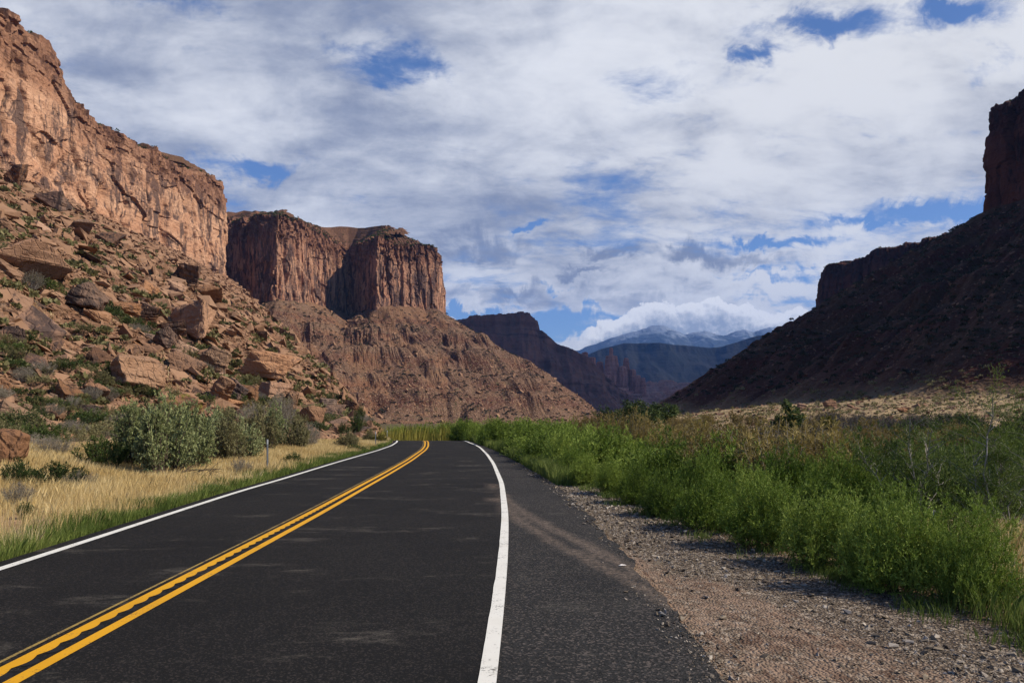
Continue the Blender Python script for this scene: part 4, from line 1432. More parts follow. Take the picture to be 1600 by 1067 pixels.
N = 9000
th = np.radians(nr.uniform(8, 40, N))
d = np.exp(nr.uniform(math.log(90), math.log(520), N))
x, y = d * np.sin(th), d * np.cos(th)
hr = right_h(x, y, False)
ok = (hr > -0.4) & (hr < 120)
x, y, d = x[ok], y[ok], d[ok]
z = right_h(x, y)
sz = np.clip(0.0009 * d * (1 / np.maximum(nr.rand(len(d)), 0.01)) ** 0.42, 0.08, 0.9)
v, f = rubble(np.stack([x, y, z + sz * 0.15], 1), sz, normals_of(lambda X, Y: right_h(X, Y, False), x, y, 2.0), 3, 0.8)
M_RUBR = rock_mat("fan_stone", (0.16, 0.085, 0.055), (0.24, 0.14, 0.09), (0.05, 0.03, 0.025), 0.3, 2.0, 0.2, bump=0.6)
stuff("rubble", mesh_np("rubble", v, [f], M_RUBR), "brown stones dotted over the sunlit fan and the shaded right slope", "rubble")

# gravel of the pull-out
N = 90000
y = 4.2 + 26 * nr.rand(N) ** 2.2
e = np.interp(y, RY, REDGE[:len(RY), 0])
b = bush_line(y) + 0.9
x = e + 0.02 + (b - e) * nr.rand(N)
spill = nr.rand(N) < 0.05
x = np.where(spill, e + 0.08 - np.abs(nr.normal(0, 0.16, N)), x)
dd = np.full(N, 9.0)
for T in TRACKS:
    dd = np.minimum(dd, seg_dist(x, y, T))
ok = (nr.rand(N) < 0.18 + 0.82 * sstep(0.1, 0.5, dd)) & (nr.rand(N) < 0.45 + 0.55 * sstep(-.3, .4, fbm(x / 1.2, y / 1.6, 2.0, 3)))
x, y = x[ok], y[ok]
sz = np.clip(0.0062 * (1 / np.maximum(nr.rand(len(x)), 0.005)) ** 0.36 * np.clip(y / 9, 0.9, 1.7), 0.004, 0.04)
z = np.maximum(ground_h(x, y), np.where(x < np.interp(y, RY, REDGE[:len(RY), 0]), -0.006, -1))
M_GRAV, t = new_mat("gravel_stone")
isl = t.n('ShaderNodeNewGeometry').outputs['Random Per Island']
cr = t.n('ShaderNodeValToRGB', {0: isl})
els = cr.color_ramp.elements
els[0].position, els[0].color = 0.0, (0.055, 0.042, 0.034, 1)
els[1].position, els[1].color = 1.0, (0.42, 0.36, 0.29, 1)
for pos_, c_ in ((0.3, (0.135, 0.105, 0.075, 1)), (0.6, (0.225, 0.18, 0.13, 1)), (0.82, (0.25, 0.215, 0.185, 1))):
    el = els.new(pos_)
    el.color = c_
t.surf(cr.outputs[0], 0.9, None, 0.15)
v, f = rubble(np.stack([x, y, z + sz * 0.3], 1), sz, np.tile([0, 0, 1.0], (len(x), 1)), 4, 0.8)
stuff("gravel", mesh_np("gravel", v, [f], M_GRAV), "brown and grey gravel covering the pull-out beside the shoulder", "gravel")
# a few loose stones along the shoulder's frayed edge, and one scrap of pale stone
g = Vector((1.33, 8.98, 0.0))
me = rock_mesh("stone", 900, 9, 0.28, 0.3, 2, None, 0.05, 0.8)
M_PALE, t = new_mat("pale_stone")
t.surf((0.62, 0.56, 0.52), 0.8, None, 0.2)
me.materials.append(M_PALE)
o = link("stone", me, label="flat whitish stone lying on the worn shoulder asphalt", category="stone")
o.location = (1.33, 9.0, 0.006)
o.scale = (0.075, 0.06, 0.05)
# ================================================================== PLANTS
def leaf_mat(name, cols, trans=0.35, tip=None):
    """cols: darker, middle and lighter leaf colour, mixed leaf by leaf and plant by plant"""
    m, t = new_mat(name)
    v = t.attr('var')
    oi = t.n('ShaderNodeObjectInfo').outputs['Random']
    q = t.math('ADD', v, t.map(oi, 0, 1, -0.28, 0.28, False), clamp=True)
    cr = t.n('ShaderNodeValToRGB', {0: q})
    e = cr.color_ramp.elements
    e[0].position, e[0].color = 0.05, (*cols[0], 1)
    e[1].position, e[1].color = 0.95, (*cols[2], 1)
    k = e.new(0.5)
    k.color = (*cols[1], 1)
    c = cr.outputs[0]
    d = t.n('ShaderNodeBsdfPrincipled', {'Base Color': c, 'Roughness': 0.6, 'Specular IOR Level': 0.25})
    tr = t.n('ShaderNodeBsdfTranslucent', {'Color': c})
    mx = t.n('ShaderNodeMixShader', {0: trans, 1: d.outputs[0], 2: tr.outputs[0]})
    t.n('ShaderNodeOutputMaterial', {'Surface': mx.outputs[0]})
    return m


def wood_mat(name, a, b):
    m, t = new_mat(name)
    p = t.pos()
    t.surf(t.mix(t.noise(p, 9.0, 4, 0.7), a, b), 0.9, None, 0.1)
    return m


M_GREEN = leaf_mat("feathery_green", [(0.065, 0.105, 0.012), (0.155, 0.225, 0.024), (0.32, 0.39, 0.070)], 0.18)
M_SAGE = leaf_mat("grey_green_saltbush", [(0.11, 0.125, 0.042), (0.23, 0.255, 0.098), (0.38, 0.40, 0.19)], 0.25)
M_OLIVE = leaf_mat("olive_saltbush", [(0.085, 0.078, 0.028), (0.17, 0.155, 0.062), (0.28, 0.245, 0.12)], 0.25)
M_DRY = leaf_mat("dry_twig", [(0.09, 0.070, 0.045), (0.17, 0.14, 0.10), (0.30, 0.26, 0.20)], 0.15)
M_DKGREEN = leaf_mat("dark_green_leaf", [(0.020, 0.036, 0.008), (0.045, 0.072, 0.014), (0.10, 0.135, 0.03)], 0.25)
M_TAM = leaf_mat("tamarisk_autumn", [(0.12, 0.088, 0.026), (0.225, 0.165, 0.048), (0.34, 0.26, 0.085)], 0.3)
M_WILLOW = leaf_mat("willow_leaf", [(0.05, 0.078, 0.014), (0.105, 0.15, 0.026), (0.18, 0.225, 0.055)], 0.3)
M_YELGRN = leaf_mat("yellow_green_leaf", [(0.09, 0.085, 0.012), (0.19, 0.17, 0.025), (0.32, 0.28, 0.06)], 0.3)
M_BRUSH = leaf_mat("grey_brush", [(0.040, 0.032, 0.024), (0.075, 0.058, 0.043), (0.12, 0.10, 0.075)], 0.1)
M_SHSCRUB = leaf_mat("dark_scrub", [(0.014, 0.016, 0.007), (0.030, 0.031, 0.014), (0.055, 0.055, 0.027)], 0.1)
M_STRAW = leaf_mat("dry_grass", [(0.48, 0.335, 0.13), (0.72, 0.55, 0.255), (0.86, 0.73, 0.44)], 0.4)
M_VERGE = leaf_mat("green_grass", [(0.07, 0.105, 0.02), (0.15, 0.20, 0.04), (0.30, 0.32, 0.09)], 0.35)
M_WOOD = wood_mat("grey_stem", (0.16, 0.13, 0.10), (0.34, 0.31, 0.27))
M_WOODD = wood_mat("dark_stem", (0.045, 0.032, 0.024), (0.11, 0.08, 0.06))


def tubes(paths, radii, sides=3):
    """paths (N,K,3), radii (N,K) -> verts, quads"""
    N, K, _ = paths.shape
    T = np.gradient(paths, axis=1)
    T /= np.maximum(np.linalg.norm(T, axis=2), 1e-9)[..., None]
    ref = np.where(np.abs(T[..., 2:3]) > 0.9, np.array([1.0, 0, 0]), np.array([0, 0, 1.0]))
    A = np.cross(T, ref)
    A /= np.maximum(np.linalg.norm(A, axis=2), 1e-9)[..., None]
    B = np.cross(T, A)
    an = np.arange(sides) / sides * 2 * math.pi
    V = paths[:, :, None] + radii[:, :, None, None] * (np.cos(an)[:, None] * A[:, :, None] + np.sin(an)[:, None] * B[:, :, None])
    i = np.arange(N * K * sides).reshape(N, K, sides)
    j = np.roll(i, -1, axis=2)
    q = np.stack([i[:, :-1], j[:, :-1], j[:, 1:], i[:, 1:]], -1).reshape(-1, 4)
    return V.reshape(-1, 3), q


def leaves(pos, dirs, length, width, r, curl=0.25):
    """kite-shaped leaves"""
    n = len(pos)
    dirs = dirs / np.maximum(np.linalg.norm(dirs, axis=1), 1e-9)[:, None]
    side = np.cross(dirs, r.normal(size=(n, 3)))
    side /= np.maximum(np.linalg.norm(side, axis=1), 1e-9)[:, None]
    up = np.cross(side, dirs)
    L = (length * r.uniform(0.6, 1.35, n))[:, None]
    Wd = (width * r.uniform(0.7, 1.3, n))[:, None]
    a = pos
    b = pos + dirs * L * 0.45 + side * Wd * 0.5 + up * L * curl * 0.3
    c = pos + dirs * L + up * L * curl * 0.1
    d = pos + dirs * L * 0.45 - side * Wd * 0.5 + up * L * curl * 0.3
    V = np.stack([a, b, c, d], 1).reshape(-1, 3)
    return V, np.arange(n * 4).reshape(n, 4)


def plant(seed, h, R, stems, twigs, leaves_per, ll, lw, stem_r, spread=1.0, lean=0.0, open_=0.15, droop=0.0, twig_len=0.28, up=0.55, clumps=0, wood=True, low=0.18, wild=0.6):
    """many stems fan from the crown of the root; twigs leave the stems and carry the leaves.
    returns (wood verts, quads), (leaf verts, quads, var)"""
    r = np.random.RandomState(seed)
    az = r.uniform(0, 6.283, stems)
    if clumps:
        ca = r.uniform(0, 6.283, clumps)
        az = ca[r.randint(0, clumps, stems)] + r.normal(0, 0.35, stems)
    pol = np.sqrt(r.uniform(0, 1, stems))
    out = np.stack([np.cos(az), np.sin(az)], 1)
    hh = h * np.clip(1.0 - 0.45 * pol ** 2.2 * spread, 0.18, 1) * r.uniform(0.72, 1.08, stems)
    b0 = np.concatenate([out * (pol * R * open_)[:, None], np.zeros((stems, 1))], 1)
    tip = np.concatenate([out * (pol * R * r.uniform(0.75, 1.1, stems))[:, None], hh[:, None]], 1)
    tip[:, 0] += lean * h
    mid = b0 * 0.55 + tip * 0.45 + np.concatenate([out * (0.10 * R * pol)[:, None], (0.10 * hh)[:, None]], 1) + r.normal(0, 0.04 * h, (stems, 3))
    K = 7
    u = np.linspace(0, 1, K)[None, :, None]
    bez = lambda u: b0[:, None] * (1 - u) ** 2 + 2 * mid[:, None] * u * (1 - u) + tip[:, None] * u * u
    paths = bez(u)
    paths[:, 1:-1] += r.normal(0, 0.012 * h, (stems, K - 2, 3))
    rad_ = stem_r * (1 - 0.8 * np.linspace(0, 1, K))[None, :] * r.uniform(0.5, 1.2, (stems, 1))
    wv, wq = tubes(paths, rad_)
    # twigs
    nt = stems * twigs
    si = np.repeat(np.arange(stems), twigs)
    tu = r.uniform(low, 1.0, nt) ** 0.8
    x = tu * (K - 1)
    k = np.minimum(x.astype(int), K - 2)
    fr = (x - k)[:, None]
    pb = paths[si, k] * (1 - fr) + paths[si, k + 1] * fr
    tg = paths[si, k + 1] - paths[si, k]
    tg /= np.linalg.norm(tg, axis=1)[:, None]
    td = tg * 0.75 + r.normal(0, wild, (nt, 3)) + np.array([0, 0, up])
    td /= np.linalg.norm(td, axis=1)[:, None]
    tl = twig_len * h * r.uniform(0.35, 1.1, nt) * (1.1 - 0.5 * tu)
    # leaves along the twigs
    nl = nt * leaves_per
    ti = np.repeat(np.arange(nt), leaves_per)
    lu = r.uniform(0.05, 1.05, nl)
    lp = pb[ti] + td[ti] * (tl[ti] * lu)[:, None]
    lp[:, 2] -= droop * (tl[ti] * lu) ** 2 / max(h, 1e-3) * 2
    ld = td[ti] + r.normal(0, 0.55, (nl, 3))
    lv, lq = leaves(lp, ld, ll, lw, r)
    tone = r.rand(stems)[si][ti] * 0.35 + r.rand(nl) * 0.35 + 0.3 * lu
    lv[:, 2] = np.maximum(lv[:, 2], 0.0)
    tw = np.stack([pb, pb + td * (tl * 0.95)[:, None]], 1)
    if wood:
        pick = r.rand(nt) < 0.5
        tv, tq = tubes(tw[pick], np.tile([stem_r * 0.35, stem_r * 0.12], (pick.sum(), 1)))
        wq = np.concatenate([wq, tq + len(wv)])
        wv = np.concatenate([wv, tv])
    return (wv, wq), (lv, lq, np.repeat(tone, 4))


class Kind:
    """one sort of plant: a few grown individuals to copy from"""

    def __init__(self, name, leafm, woodm, variants, **kw):
        self.name = name
        self.var = []
        for s in range(variants):
            (wv, wq), (lv, lq, tone) = plant(s * 7 + hash_name(name), **kw)
            foliage = mesh_np("foliage", lv, [lq], leafm, {'var': tone})
            stems = mesh_np("stems", wv, [wq], woodm)
            whole_v = np.concatenate([lv, wv])
            whole = mesh_np(name, whole_v, [lq, wq + len(lv)], leafm, {'var': np.concatenate([tone, np.full(len(wv), 0.3)])})
            whole.materials.append(woodm)
            mi = np.zeros(len(lq) + len(wq), np.int32)
            mi[len(lq):] = 1
            whole.polygons.foreach_set("material_index", mi)
            self.var.append((foliage, stems, whole))

    def put(self, k, loc, s, rot, parts, label, category, group=None, name=None):
        fo, st, wh = self.var[k % len(self.var)]
        if not parts:
            o = bpy.data.objects.new(name or self.name, wh)
        else:
            o = bpy.data.objects.new(name or self.name, None)
            o.empty_display_size = 0.1
        COL.objects.link(o)
        o.location = loc
        o.rotation_euler = rot
        o.scale = s
        if parts:
            link(parts if isinstance(parts, str) else "foliage", fo, o)
            link("stems", st, o)
        o['label'] = label
        o['category'] = category
        if group:
            o['group'] = group
        return o


def hash_name(n):
    return sum((i + 1) * ord(c) for i, c in enumerate(n)) % 9973


K_ROAD = Kind("feathery_shrub", M_GREEN, M_DKGREEN, 4, h=1.0, R=0.85, stems=150, twigs=14, leaves_per=15, ll=0.042, lw=0.0095, stem_r=0.004, spread=1.65, open_=0.45, twig_len=0.30, up=0.35, low=0.03, wild=0.75)
K_ROADFAR = Kind("feathery_shrub", M_GREEN, M_DKGREEN, 3, h=1.0, R=0.85, stems=85, twigs=9, leaves_per=9, ll=0.075, lw=0.016, stem_r=0.005, spread=1.65, open_=0.45, twig_len=0.32, up=0.35, low=0.03, wild=0.75)
K_SAGE = Kind("saltbush", M_SAGE, M_WOODD, 4, h=1.0, R=0.62, stems=95, twigs=12, leaves_per=14, ll=0.040, lw=0.020, stem_r=0.010, spread=1.4, open_=0.35, twig_len=0.20, up=0.25, low=0.12, wild=1.0, clumps=12)
K_OLIVE = Kind("saltbush", M_OLIVE, M_WOODD, 3, h=1.0, R=0.62, stems=95, twigs=12, leaves_per=12, ll=0.042, lw=0.019, stem_r=0.010, spread=1.4, open_=0.35, twig_len=0.20, up=0.25, low=0.12, wild=1.0, clumps=12)
K_DRY = Kind("dry_bush", M_DRY, M_WOOD, 2, h=1.0, R=0.8, stems=90, twigs=12, leaves_per=5, ll=0.06, lw=0.010, stem_r=0.008, spread=0.9, open_=0.3, twig_len=0.22, up=0.4)
K_DARK = Kind("green_bush", M_DKGREEN, M_WOODD, 3, h=1.0, R=0.9, stems=80, twigs=12, leaves_per=10, ll=0.055, lw=0.020, stem_r=0.007, spread=0.9, open_=0.35, twig_len=0.24, up=0.5)
K_TAM = Kind("tamarisk", M_TAM, M_WOOD, 4, h=1.0, R=0.55, stems=60, twigs=14, leaves_per=8, ll=0.050, lw=0.011, stem_r=0.006, spread=0.5, open_=0.45, twig_len=0.22, up=0.7)
K_WIL = Kind("willow", M_WILLOW, M_WOOD, 3, h=1.0, R=0.5, stems=60, twigs=14, leaves_per=9, ll=0.050, lw=0.012, stem_r=0.006, spread=0.5, open_=0.5, twig_len=0.20, up=0.7)
K_YEL = Kind("cottonwood_sapling", M_YELGRN, M_WOOD, 2, h=1.0, R=0.45, stems=50, twigs=14, leaves_per=9, ll=0.055, lw=0.035, stem_r=0.008, spread=0.7, open_=0.3, twig_len=0.2, up=0.4, clumps=9)
K_BRUSH = Kind("grey_brush", M_BRUSH, M_WOOD, 2, h=1.0, R=0.75, stems=100, twigs=10, leaves_per=3, ll=0.07, lw=0.012, stem_r=0.008, spread=0.7, open_=0.4, twig_len=0.25, up=0.5)
K_TUFT = Kind("shrub_tuft", M_OLIVE, M_WOODD, 3, h=1.0, R=0.9, stems=40, twigs=6, leaves_per=6, ll=0.12, lw=0.035, stem_r=0.010, spread=0.9, open_=0.4, twig_len=0.3, up=0.5)
K_TUFTG = Kind("shrub_tuft", M_DKGREEN, M_WOODD, 2, h=1.0, R=0.9, stems=40, twigs=6, leaves_per=6, ll=0.12, lw=0.035, stem_r=0.010, spread=0.9, open_=0.4, twig_len=0.3, up=0.5)

pr = random.Random(77)


def at_px(px, py):
    return cast(px, py)


def bush(kind, px, py, w, h, label, category="shrub", k=None, parts=True, group=None, name=None, sink=0.04):
    g = at_px(px, py)
    H_ = h / FPX * g.y
    Wd = w / FPX * g.y
    base = {'feathery_shrub': .85, 'saltbush': .62, 'dry_bush': .8, 'green_bush': .9, 'tamarisk': .55, 'willow': .5, 'cottonwood_sapling': .45, 'grey_brush': .75, 'shrub_tuft': .9}[kind.name]
    s = Wd / (2 * base)
    return kind.put(pr.randrange(9) if k is None else k, (g.x, g.y + Wd * 0.35, g.z - sink * H_), (s, s, H_), (0, 0, pr.uniform(0, 6.28)), parts, label, category, group, name)


# left verge, singled out one by one
L = bush
L(K_SAGE, 193, 735, 84, 112, "tall grey-green saltbush, leftmost of the big saltbush clump on the verge")
L(K_SAGE, 242, 748, 100, 138, "biggest grey-green saltbush in front of the pitted boulder")
L(K_SAGE, 288, 738, 80, 112, "broad pale grey-green saltbush right of the biggest one")
L(K_OLIVE, 225, 722, 80, 100, "olive saltbush squeezed behind the biggest grey-green one")
L(K_SAGE, 262, 705, 60, 92, "saltbush with its top against the lichen-crusted boulder")
L(K_SAGE, 325, 716, 66, 84, "pale saltbush between the broad clump and the olive shrubs")
L(K_OLIVE, 350, 726, 70, 88, "dense olive saltbush left of the first steel marker post")
L(K_SAGE, 372, 724, 66, 76, "rounded grey-green saltbush just left of the first marker post")
L(K_OLIVE, 402, 710, 66, 80, "dark olive saltbush behind the first marker post")
L(K_SAGE, 428, 704, 58, 76, "pale saltbush rising right of the first marker post")
L(K_DRY, 434, 675, 52, 66, "tall grey half-dead bush below the massive overhanging boulder", "dry bush")
L(K_OLIVE, 455, 706, 52, 60, "brownish olive saltbush between the half-dead bushes")
L(K_DRY, 478, 702, 50, 42, "low dark grey dead bush at the right end of the saltbush row", "dry bush")
L(K_DRY, 372, 745, 40, 30, "small grey dry bush at the foot of the saltbushes", "dry bush")
L(K_DRY, 390, 668, 60, 40, "thin dry bush in shade under the wedged tan block", "dry bush")
L(K_DARK, 143, 738, 92, 54, "low bright-to-dark green bush left of the big saltbush clump", "bush")
L(K_DARK, 72, 770, 92, 46, "sprawling dark green bush on the dry grass near the left edge", "bush")
L(K_DARK, 14, 765, 56, 46, "green bush cut by the left edge under the brown boulder", "bush")
L(K_DRY, 70, 716, 70, 36, "pale grey twiggy bush above the sprawling green one", "dry bush")
L(K_DRY, 112, 770, 60, 34, "grey-purple dry bush between the two green bushes", "dry bush")
L(K_DRY, 14, 795, 60, 40, "grey dry bush on the verge at the left edge", "dry bush")
L(K_DARK, 40, 662, 56, 30, "green bush on the rubble above the brown edge boulder", "bush")
L(K_DRY, 72, 655, 46, 26, "tan dry bush right of the green one on the rubble", "dry bush")
L(K_OLIVE, 145, 606, 50, 34, "straw-coloured bush in front of the slate-grey slab")
L(K_DARK, 162, 598, 40, 32, "dark green bush tucked against the great rounded boulder", "bush")
L(K_DARK, 86, 625, 40, 22, "green bush below the reddish flat-faced rock", "bush")
L(K_DARK, 32, 812, 36, 26, "small fresh green weed clump in the dry grass by the left edge", "weed")
L(K_DARK, 455, 729, 36, 22, "low green bush in dry grass right of the first marker post", "bush")
L(K_DARK, 552, 707, 40, 12, "dark green low bush beside the white line before the bend", "bush")
L(K_OLIVE, 540, 702, 42, 30, "yellow-green bush at the foot of the tan verge block")
L(K_DARK, 556, 682, 24, 38, "upright dark green bush right of the chunky boulder", "bush")
L(K_DARK, 562, 664, 18, 32, "narrow dark green bush above the upright one", "bush")
L(K_DARK, 535, 684, 24, 24, "dark green bush tucked between the two verge blocks", "bush")
L(K_DARK, 512, 630, 24, 12, "flat bright green bush beside the slab on the chunky boulder", "bush")
L(K_OLIVE, 577, 694, 30, 24, "tan-olive shrub near the second left marker post")
L(K_YEL, 590, 695, 26, 16, "yellow-green low shrub on the inside of the road bend")

# tufts over the near slope
tcand = []
for i in range(2600):
    x, y, d = lobe_point(pr)
    if fbm(x / 12, y / 12, 11.0, 3) > pr.uniform(-0.6, 0.5):
        s = pr.uniform(0.28, 0.75) * (1.0 if d < 70 else 1.5 if d < 160 else 2.0)
        tcand.append((s / d, x, y, s, d))
tcand.sort(reverse=True)
for (a, x, y, s, d) in tcand[:250]:
    z = float(left_h(np.array([x]), np.array([y]))[0])
    kd = pr.random()
    K = K_TUFTG if kd < 0.4 else K_TUFT if kd < 0.8 else K_DRY
    col = "green" if kd < 0.4 else "olive" if kd < 0.8 else "grey dry"
    zone = "foot of the rubble slope" if d < 45 else "middle of the rubble slope" if d < 110 else "upper rubble slope"
    s *= 1.35
    K.put(pr.randrange(6), (x, y, z + 0.10), (s * pr.uniform(.8, 1.3), s, s * pr.uniform(.6, 1.0)), (0, 0, pr.uniform(0, 6.28)), False,
          col + " shrub tuft among stones, " + zone, "shrub", col + " tufts, " + zone, "shrub_tuft")


def scatter_cards(pts, sizes, seed, leaves_n, ll, lw, up=0.6):
    """low scrub too far off to count: every clump a spray of small leaves"""
    r = np.random.RandomState(seed)
    n = len(pts) * leaves_n
    i = np.repeat(np.arange(len(pts)), leaves_n)
    v = r.normal(size=(n, 3))
    v /= np.linalg.norm(v, axis=1)[:, None]
    v[:, 2] = np.abs(v[:, 2])
    p = pts[i] + v * (sizes[i] * r.uniform(0.2, 1.0, n) ** 0.5)[:, None] * np.array([1, 1, 0.75])
    lv, lq = leaves(p, v * 0.6 + np.array([0, 0, up]) + r.normal(0, .5, (n, 3)), 1.0, 1.0, r)
    c = lv.reshape(-1, 4, 3)
    s = sizes[i][:, None, None]
    base = c[:, :1]
    ax = c[:, 2:3] - base
    out = np.concatenate([base, base + (c[:, 1:2] - base) * s * np.array([ll]), base + ax * s * ll, base + (c[:, 3:4] - base) * s * ll], 1)
    tone = r.rand(len(pts))[i] * 0.5 + r.rand(n) * 0.5
    return out.reshape(-1, 3), lq, np.repeat(tone, 4)


def scrub(name, x, y, z, sizes, seed, n, mat, label):
    v, q, tone = scatter_cards(np.stack([x, y, z], 1), sizes, seed, n, 0.55, 0.3)
    return stuff(name, mesh_np(name, v, [q], mat, {'var': tone}), label, "scrub")


nr = np.random.RandomState(31)
# remaining near-slope scrub
xs = np.array([(c[1], c[2], c[3]) for c in tcand[250:1900]])
z = left_h(xs[:, 0], xs[:, 1])
scrub("slope_scrub", xs[:, 0], xs[:, 1], z + 0.15, xs[:, 2] * 0.95, 3, 40, M_OLIVE, "low olive scrub dotted thickly over the near rubble slope")
# far butte slope and rims
N = 6500
th = np.radians(nr.uniform(-24, 9, N))
d = nr.uniform(560, 900, N)
x, y = d * np.sin(th), d * np.cos(th)
hb = butte_slope(x, y)
ok = (hb > -3.5) & (hb < 122) & (fbm(x / 40, y / 40, 2.0, 3) > nr.uniform(-.5, .7, N))
x, y = x[ok], y[ok]
scrub("slope_scrub", x, y, hf2(x, y), nr.uniform(0.7, 1.9, len(x)), 4, 24, M_SHSCRUB, "dark scrub specks on the slope below the far butte")
# shaded right slope and sunlit fan
N = 9000
th = np.radians(nr.uniform(7, 39, N))
d = np.exp(nr.uniform(math.log(85), math.log(700), N))
x, y = d * np.sin(th), d * np.cos(th)
hr = right_h(x, y, False)
ok = (hr > -1.3) & (hr < 121) & (fbm(x / 18, y / 18, 2.0, 3) > nr.uniform(-.7, .5, N))
x, y, d = x[ok], y[ok], d[ok]
dw = np.minimum(poly_dist(x, y, RIGHT_A_POLY), poly_dist(x, y, RIGHT_B_POLY))
up_ = dw < 180
sz_ = np.clip(0.0036 * d * nr.uniform(0.5, 1.3, len(x)), 0.25, 1.5)
scrub("slope_scrub", x[up_], y[up_], right_h(x[up_], y[up_]), sz_[up_], 5, 30, M_SHSCRUB, "dark scrub over the shaded right slope")  # darker leaf colour than on the fan stands in for shade
lo_ = ~up_ & (nr.rand(len(x)) < 0.6)
up_ &= nr.rand(len(x)) < 0.7
scrub("fan_scrub", x[lo_], y[lo_], right_h(x[lo_], y[lo_]), sz_[lo_] * 0.8, 6, 30, M_OLIVE, "grey-olive scrub dotted over the sunlit tan fan")


def rim_scrub(V_pts, seed, label):
    r = np.random.RandomState(seed)
    P_ = np.array(V_pts)
    scrub("rim_scrub", P_[:, 0], P_[:, 1], P_[:, 2], r.uniform(0.7, 1.6, len(P_)), seed, 26, M_DKGREEN, label)


def rim_points(V, n, seed, lo=0.0):
    """random points on a cliff's rim and cap"""
    r = np.random.RandomState(seed)
    ncap = 26
    i = r.randint(0, V.shape[0], n)
    j = V.shape[1] - ncap - 4 * (V.shape[1] > 0) + (r.rand(n) ** 1.4 * (ncap - 2)).astype(int)
    return V[i, np.minimum(j, V.shape[1] - 1)]


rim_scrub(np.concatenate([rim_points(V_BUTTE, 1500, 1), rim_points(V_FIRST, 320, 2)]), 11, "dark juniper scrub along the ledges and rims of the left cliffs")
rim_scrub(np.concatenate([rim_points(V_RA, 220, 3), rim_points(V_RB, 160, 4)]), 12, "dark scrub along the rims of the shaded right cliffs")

# ------------------------------------------------------------------ the green band right of the pull-out
def band_put(K, x, y, h, w, label, group, parts=False, cat="shrub"):
    z = float(ground_h(np.array([x]), np.array([y]))[0])
    z = max(z, float(right_h(np.array([x]), np.array([y]), False)[0])) if x > 5 else z
    if x > 5 and z > 0.35:
        return None
    base = {'feathery_shrub': .85, 'saltbush': .62, 'dry_bush': .8, 'green_bush': .9, 'tamarisk': .55, 'willow': .5, 'cottonwood_sapling': .45, 'grey_brush': .75, 'shrub_tuft': .9}[K.name]
    s = w / 2 / base
    return K.put(pr.randrange(12), (x, y, z - 0.03 * h), (s, s * pr.uniform(.85, 1.15), h), (pr.uniform(-.08, .08), pr.uniform(-.08, .08), pr.uniform(0, 6.28)), parts, label, cat, group)


FRONT = [(4.75, 5.1, .52, .9, "low green shrub nearest the camera at the gravel's edge"),
         (5.2, 5.9, .60, 1.0, "small green shrub in front of the straw-yellow grass clump"),
         (4.55, 7.3, .95, 1.3, "round green shrub left of the straw-yellow grass clump"),
         (4.15, 7.9, 1.0, 1.5, "large feathery green shrub bulging over the gravel, nearest of the tall ones"),
         (5.3, 8.5, 1.0, 1.5, "feathery green shrub behind the nearest tall one"),
         (4.0, 9.2, 1.08, 1.6, "large bright-topped feathery shrub second along the gravel"),
         (5.2, 10.0, 1.1, 1.6, "bright feathery shrub behind the second one along the gravel"),
         (3.65, 10.6, 1.05, 1.5, "feathery green shrub third along the gravel, with a shaded base"),
         (4.7, 11.4, 1.15, 1.6, "feathery shrub in the second row beside a pale stake"),
         (3.3, 12.3, 1.0, 1.4, "feathery green shrub fourth along the gravel"),
         (4.3, 13.2, 1.1, 1.6, "feathery shrub in the second row behind the fourth"),
         (2.95, 14.0, 1.0, 1.4, "dark-based feathery shrub fifth along the gravel"),
         (3.9, 15.2, 1.15, 1.6, "feathery shrub in the second row behind the fifth"),
         (2.75, 16.0, .95, 1.3, "feathery green shrub sixth along the gravel"),
         (2.4, 18.0, .95, 1.3, "feathery green shrub where the gravel narrows"),
         (2.0, 20.3, .9, 1.3, "bushy green shrub where the gravel meets the shoulder"),
         (1.9, 22.5, 1.0, 1.4, "feathery shrub leaning over the shoulder's end")]
for (x, y, h, w, lab) in FRONT:
    band_put(K_ROAD, x, y, h * pr.uniform(.88, 1.15), w * pr.uniform(.78, .98), lab, None, True)
n = 0
while n < 105:
    y = math.exp(pr.uniform(math.log(11), math.log(85)))
    b = float(bush_line(y))
    off = pr.random() ** 1.3 * (2.0 + 0.05 * y)
    if y < 24 and (off < 1.9 or pr.random() < 0.35):
        continue
    h = pr.uniform(0.65, 1.3) + 0.012 * y + 0.08 * off
    zone = "beside the shoulder" if off < 1.6 else "deeper in the green band"
    kd = pr.random()
    if kd < 0.24 and off > 0.7:
        KK, nm = (K_TAM, "rusty") if kd < 0.06 else (K_DRY, "dry grey-tan") if kd < 0.10 else (K_YEL, "yellow-leaved") if kd < 0.14 else (K_DARK, "dark green")
        band_put(KK, b + 0.5 + off, y, pr.uniform(0.8, 1.3), pr.uniform(0.9, 1.4), nm + " shrub standing out among the feathery green ones", nm + " shrubs in the green band")
        n += 1
        continue
    band_put(K_ROAD if y < 17 else K_ROADFAR, b + 0.5 + off, y, min(h, 1.9), pr.uniform(1.3, 2.3) * (1 + 0.008 * y), "feathery green shrub in the dense band, " + zone + (", near the pull-out" if y < 26 else ", towards the bend"),
             "feathery shrubs " + zone + (" near the pull-out" if y < 26 else " towards the bend"))
    n += 1

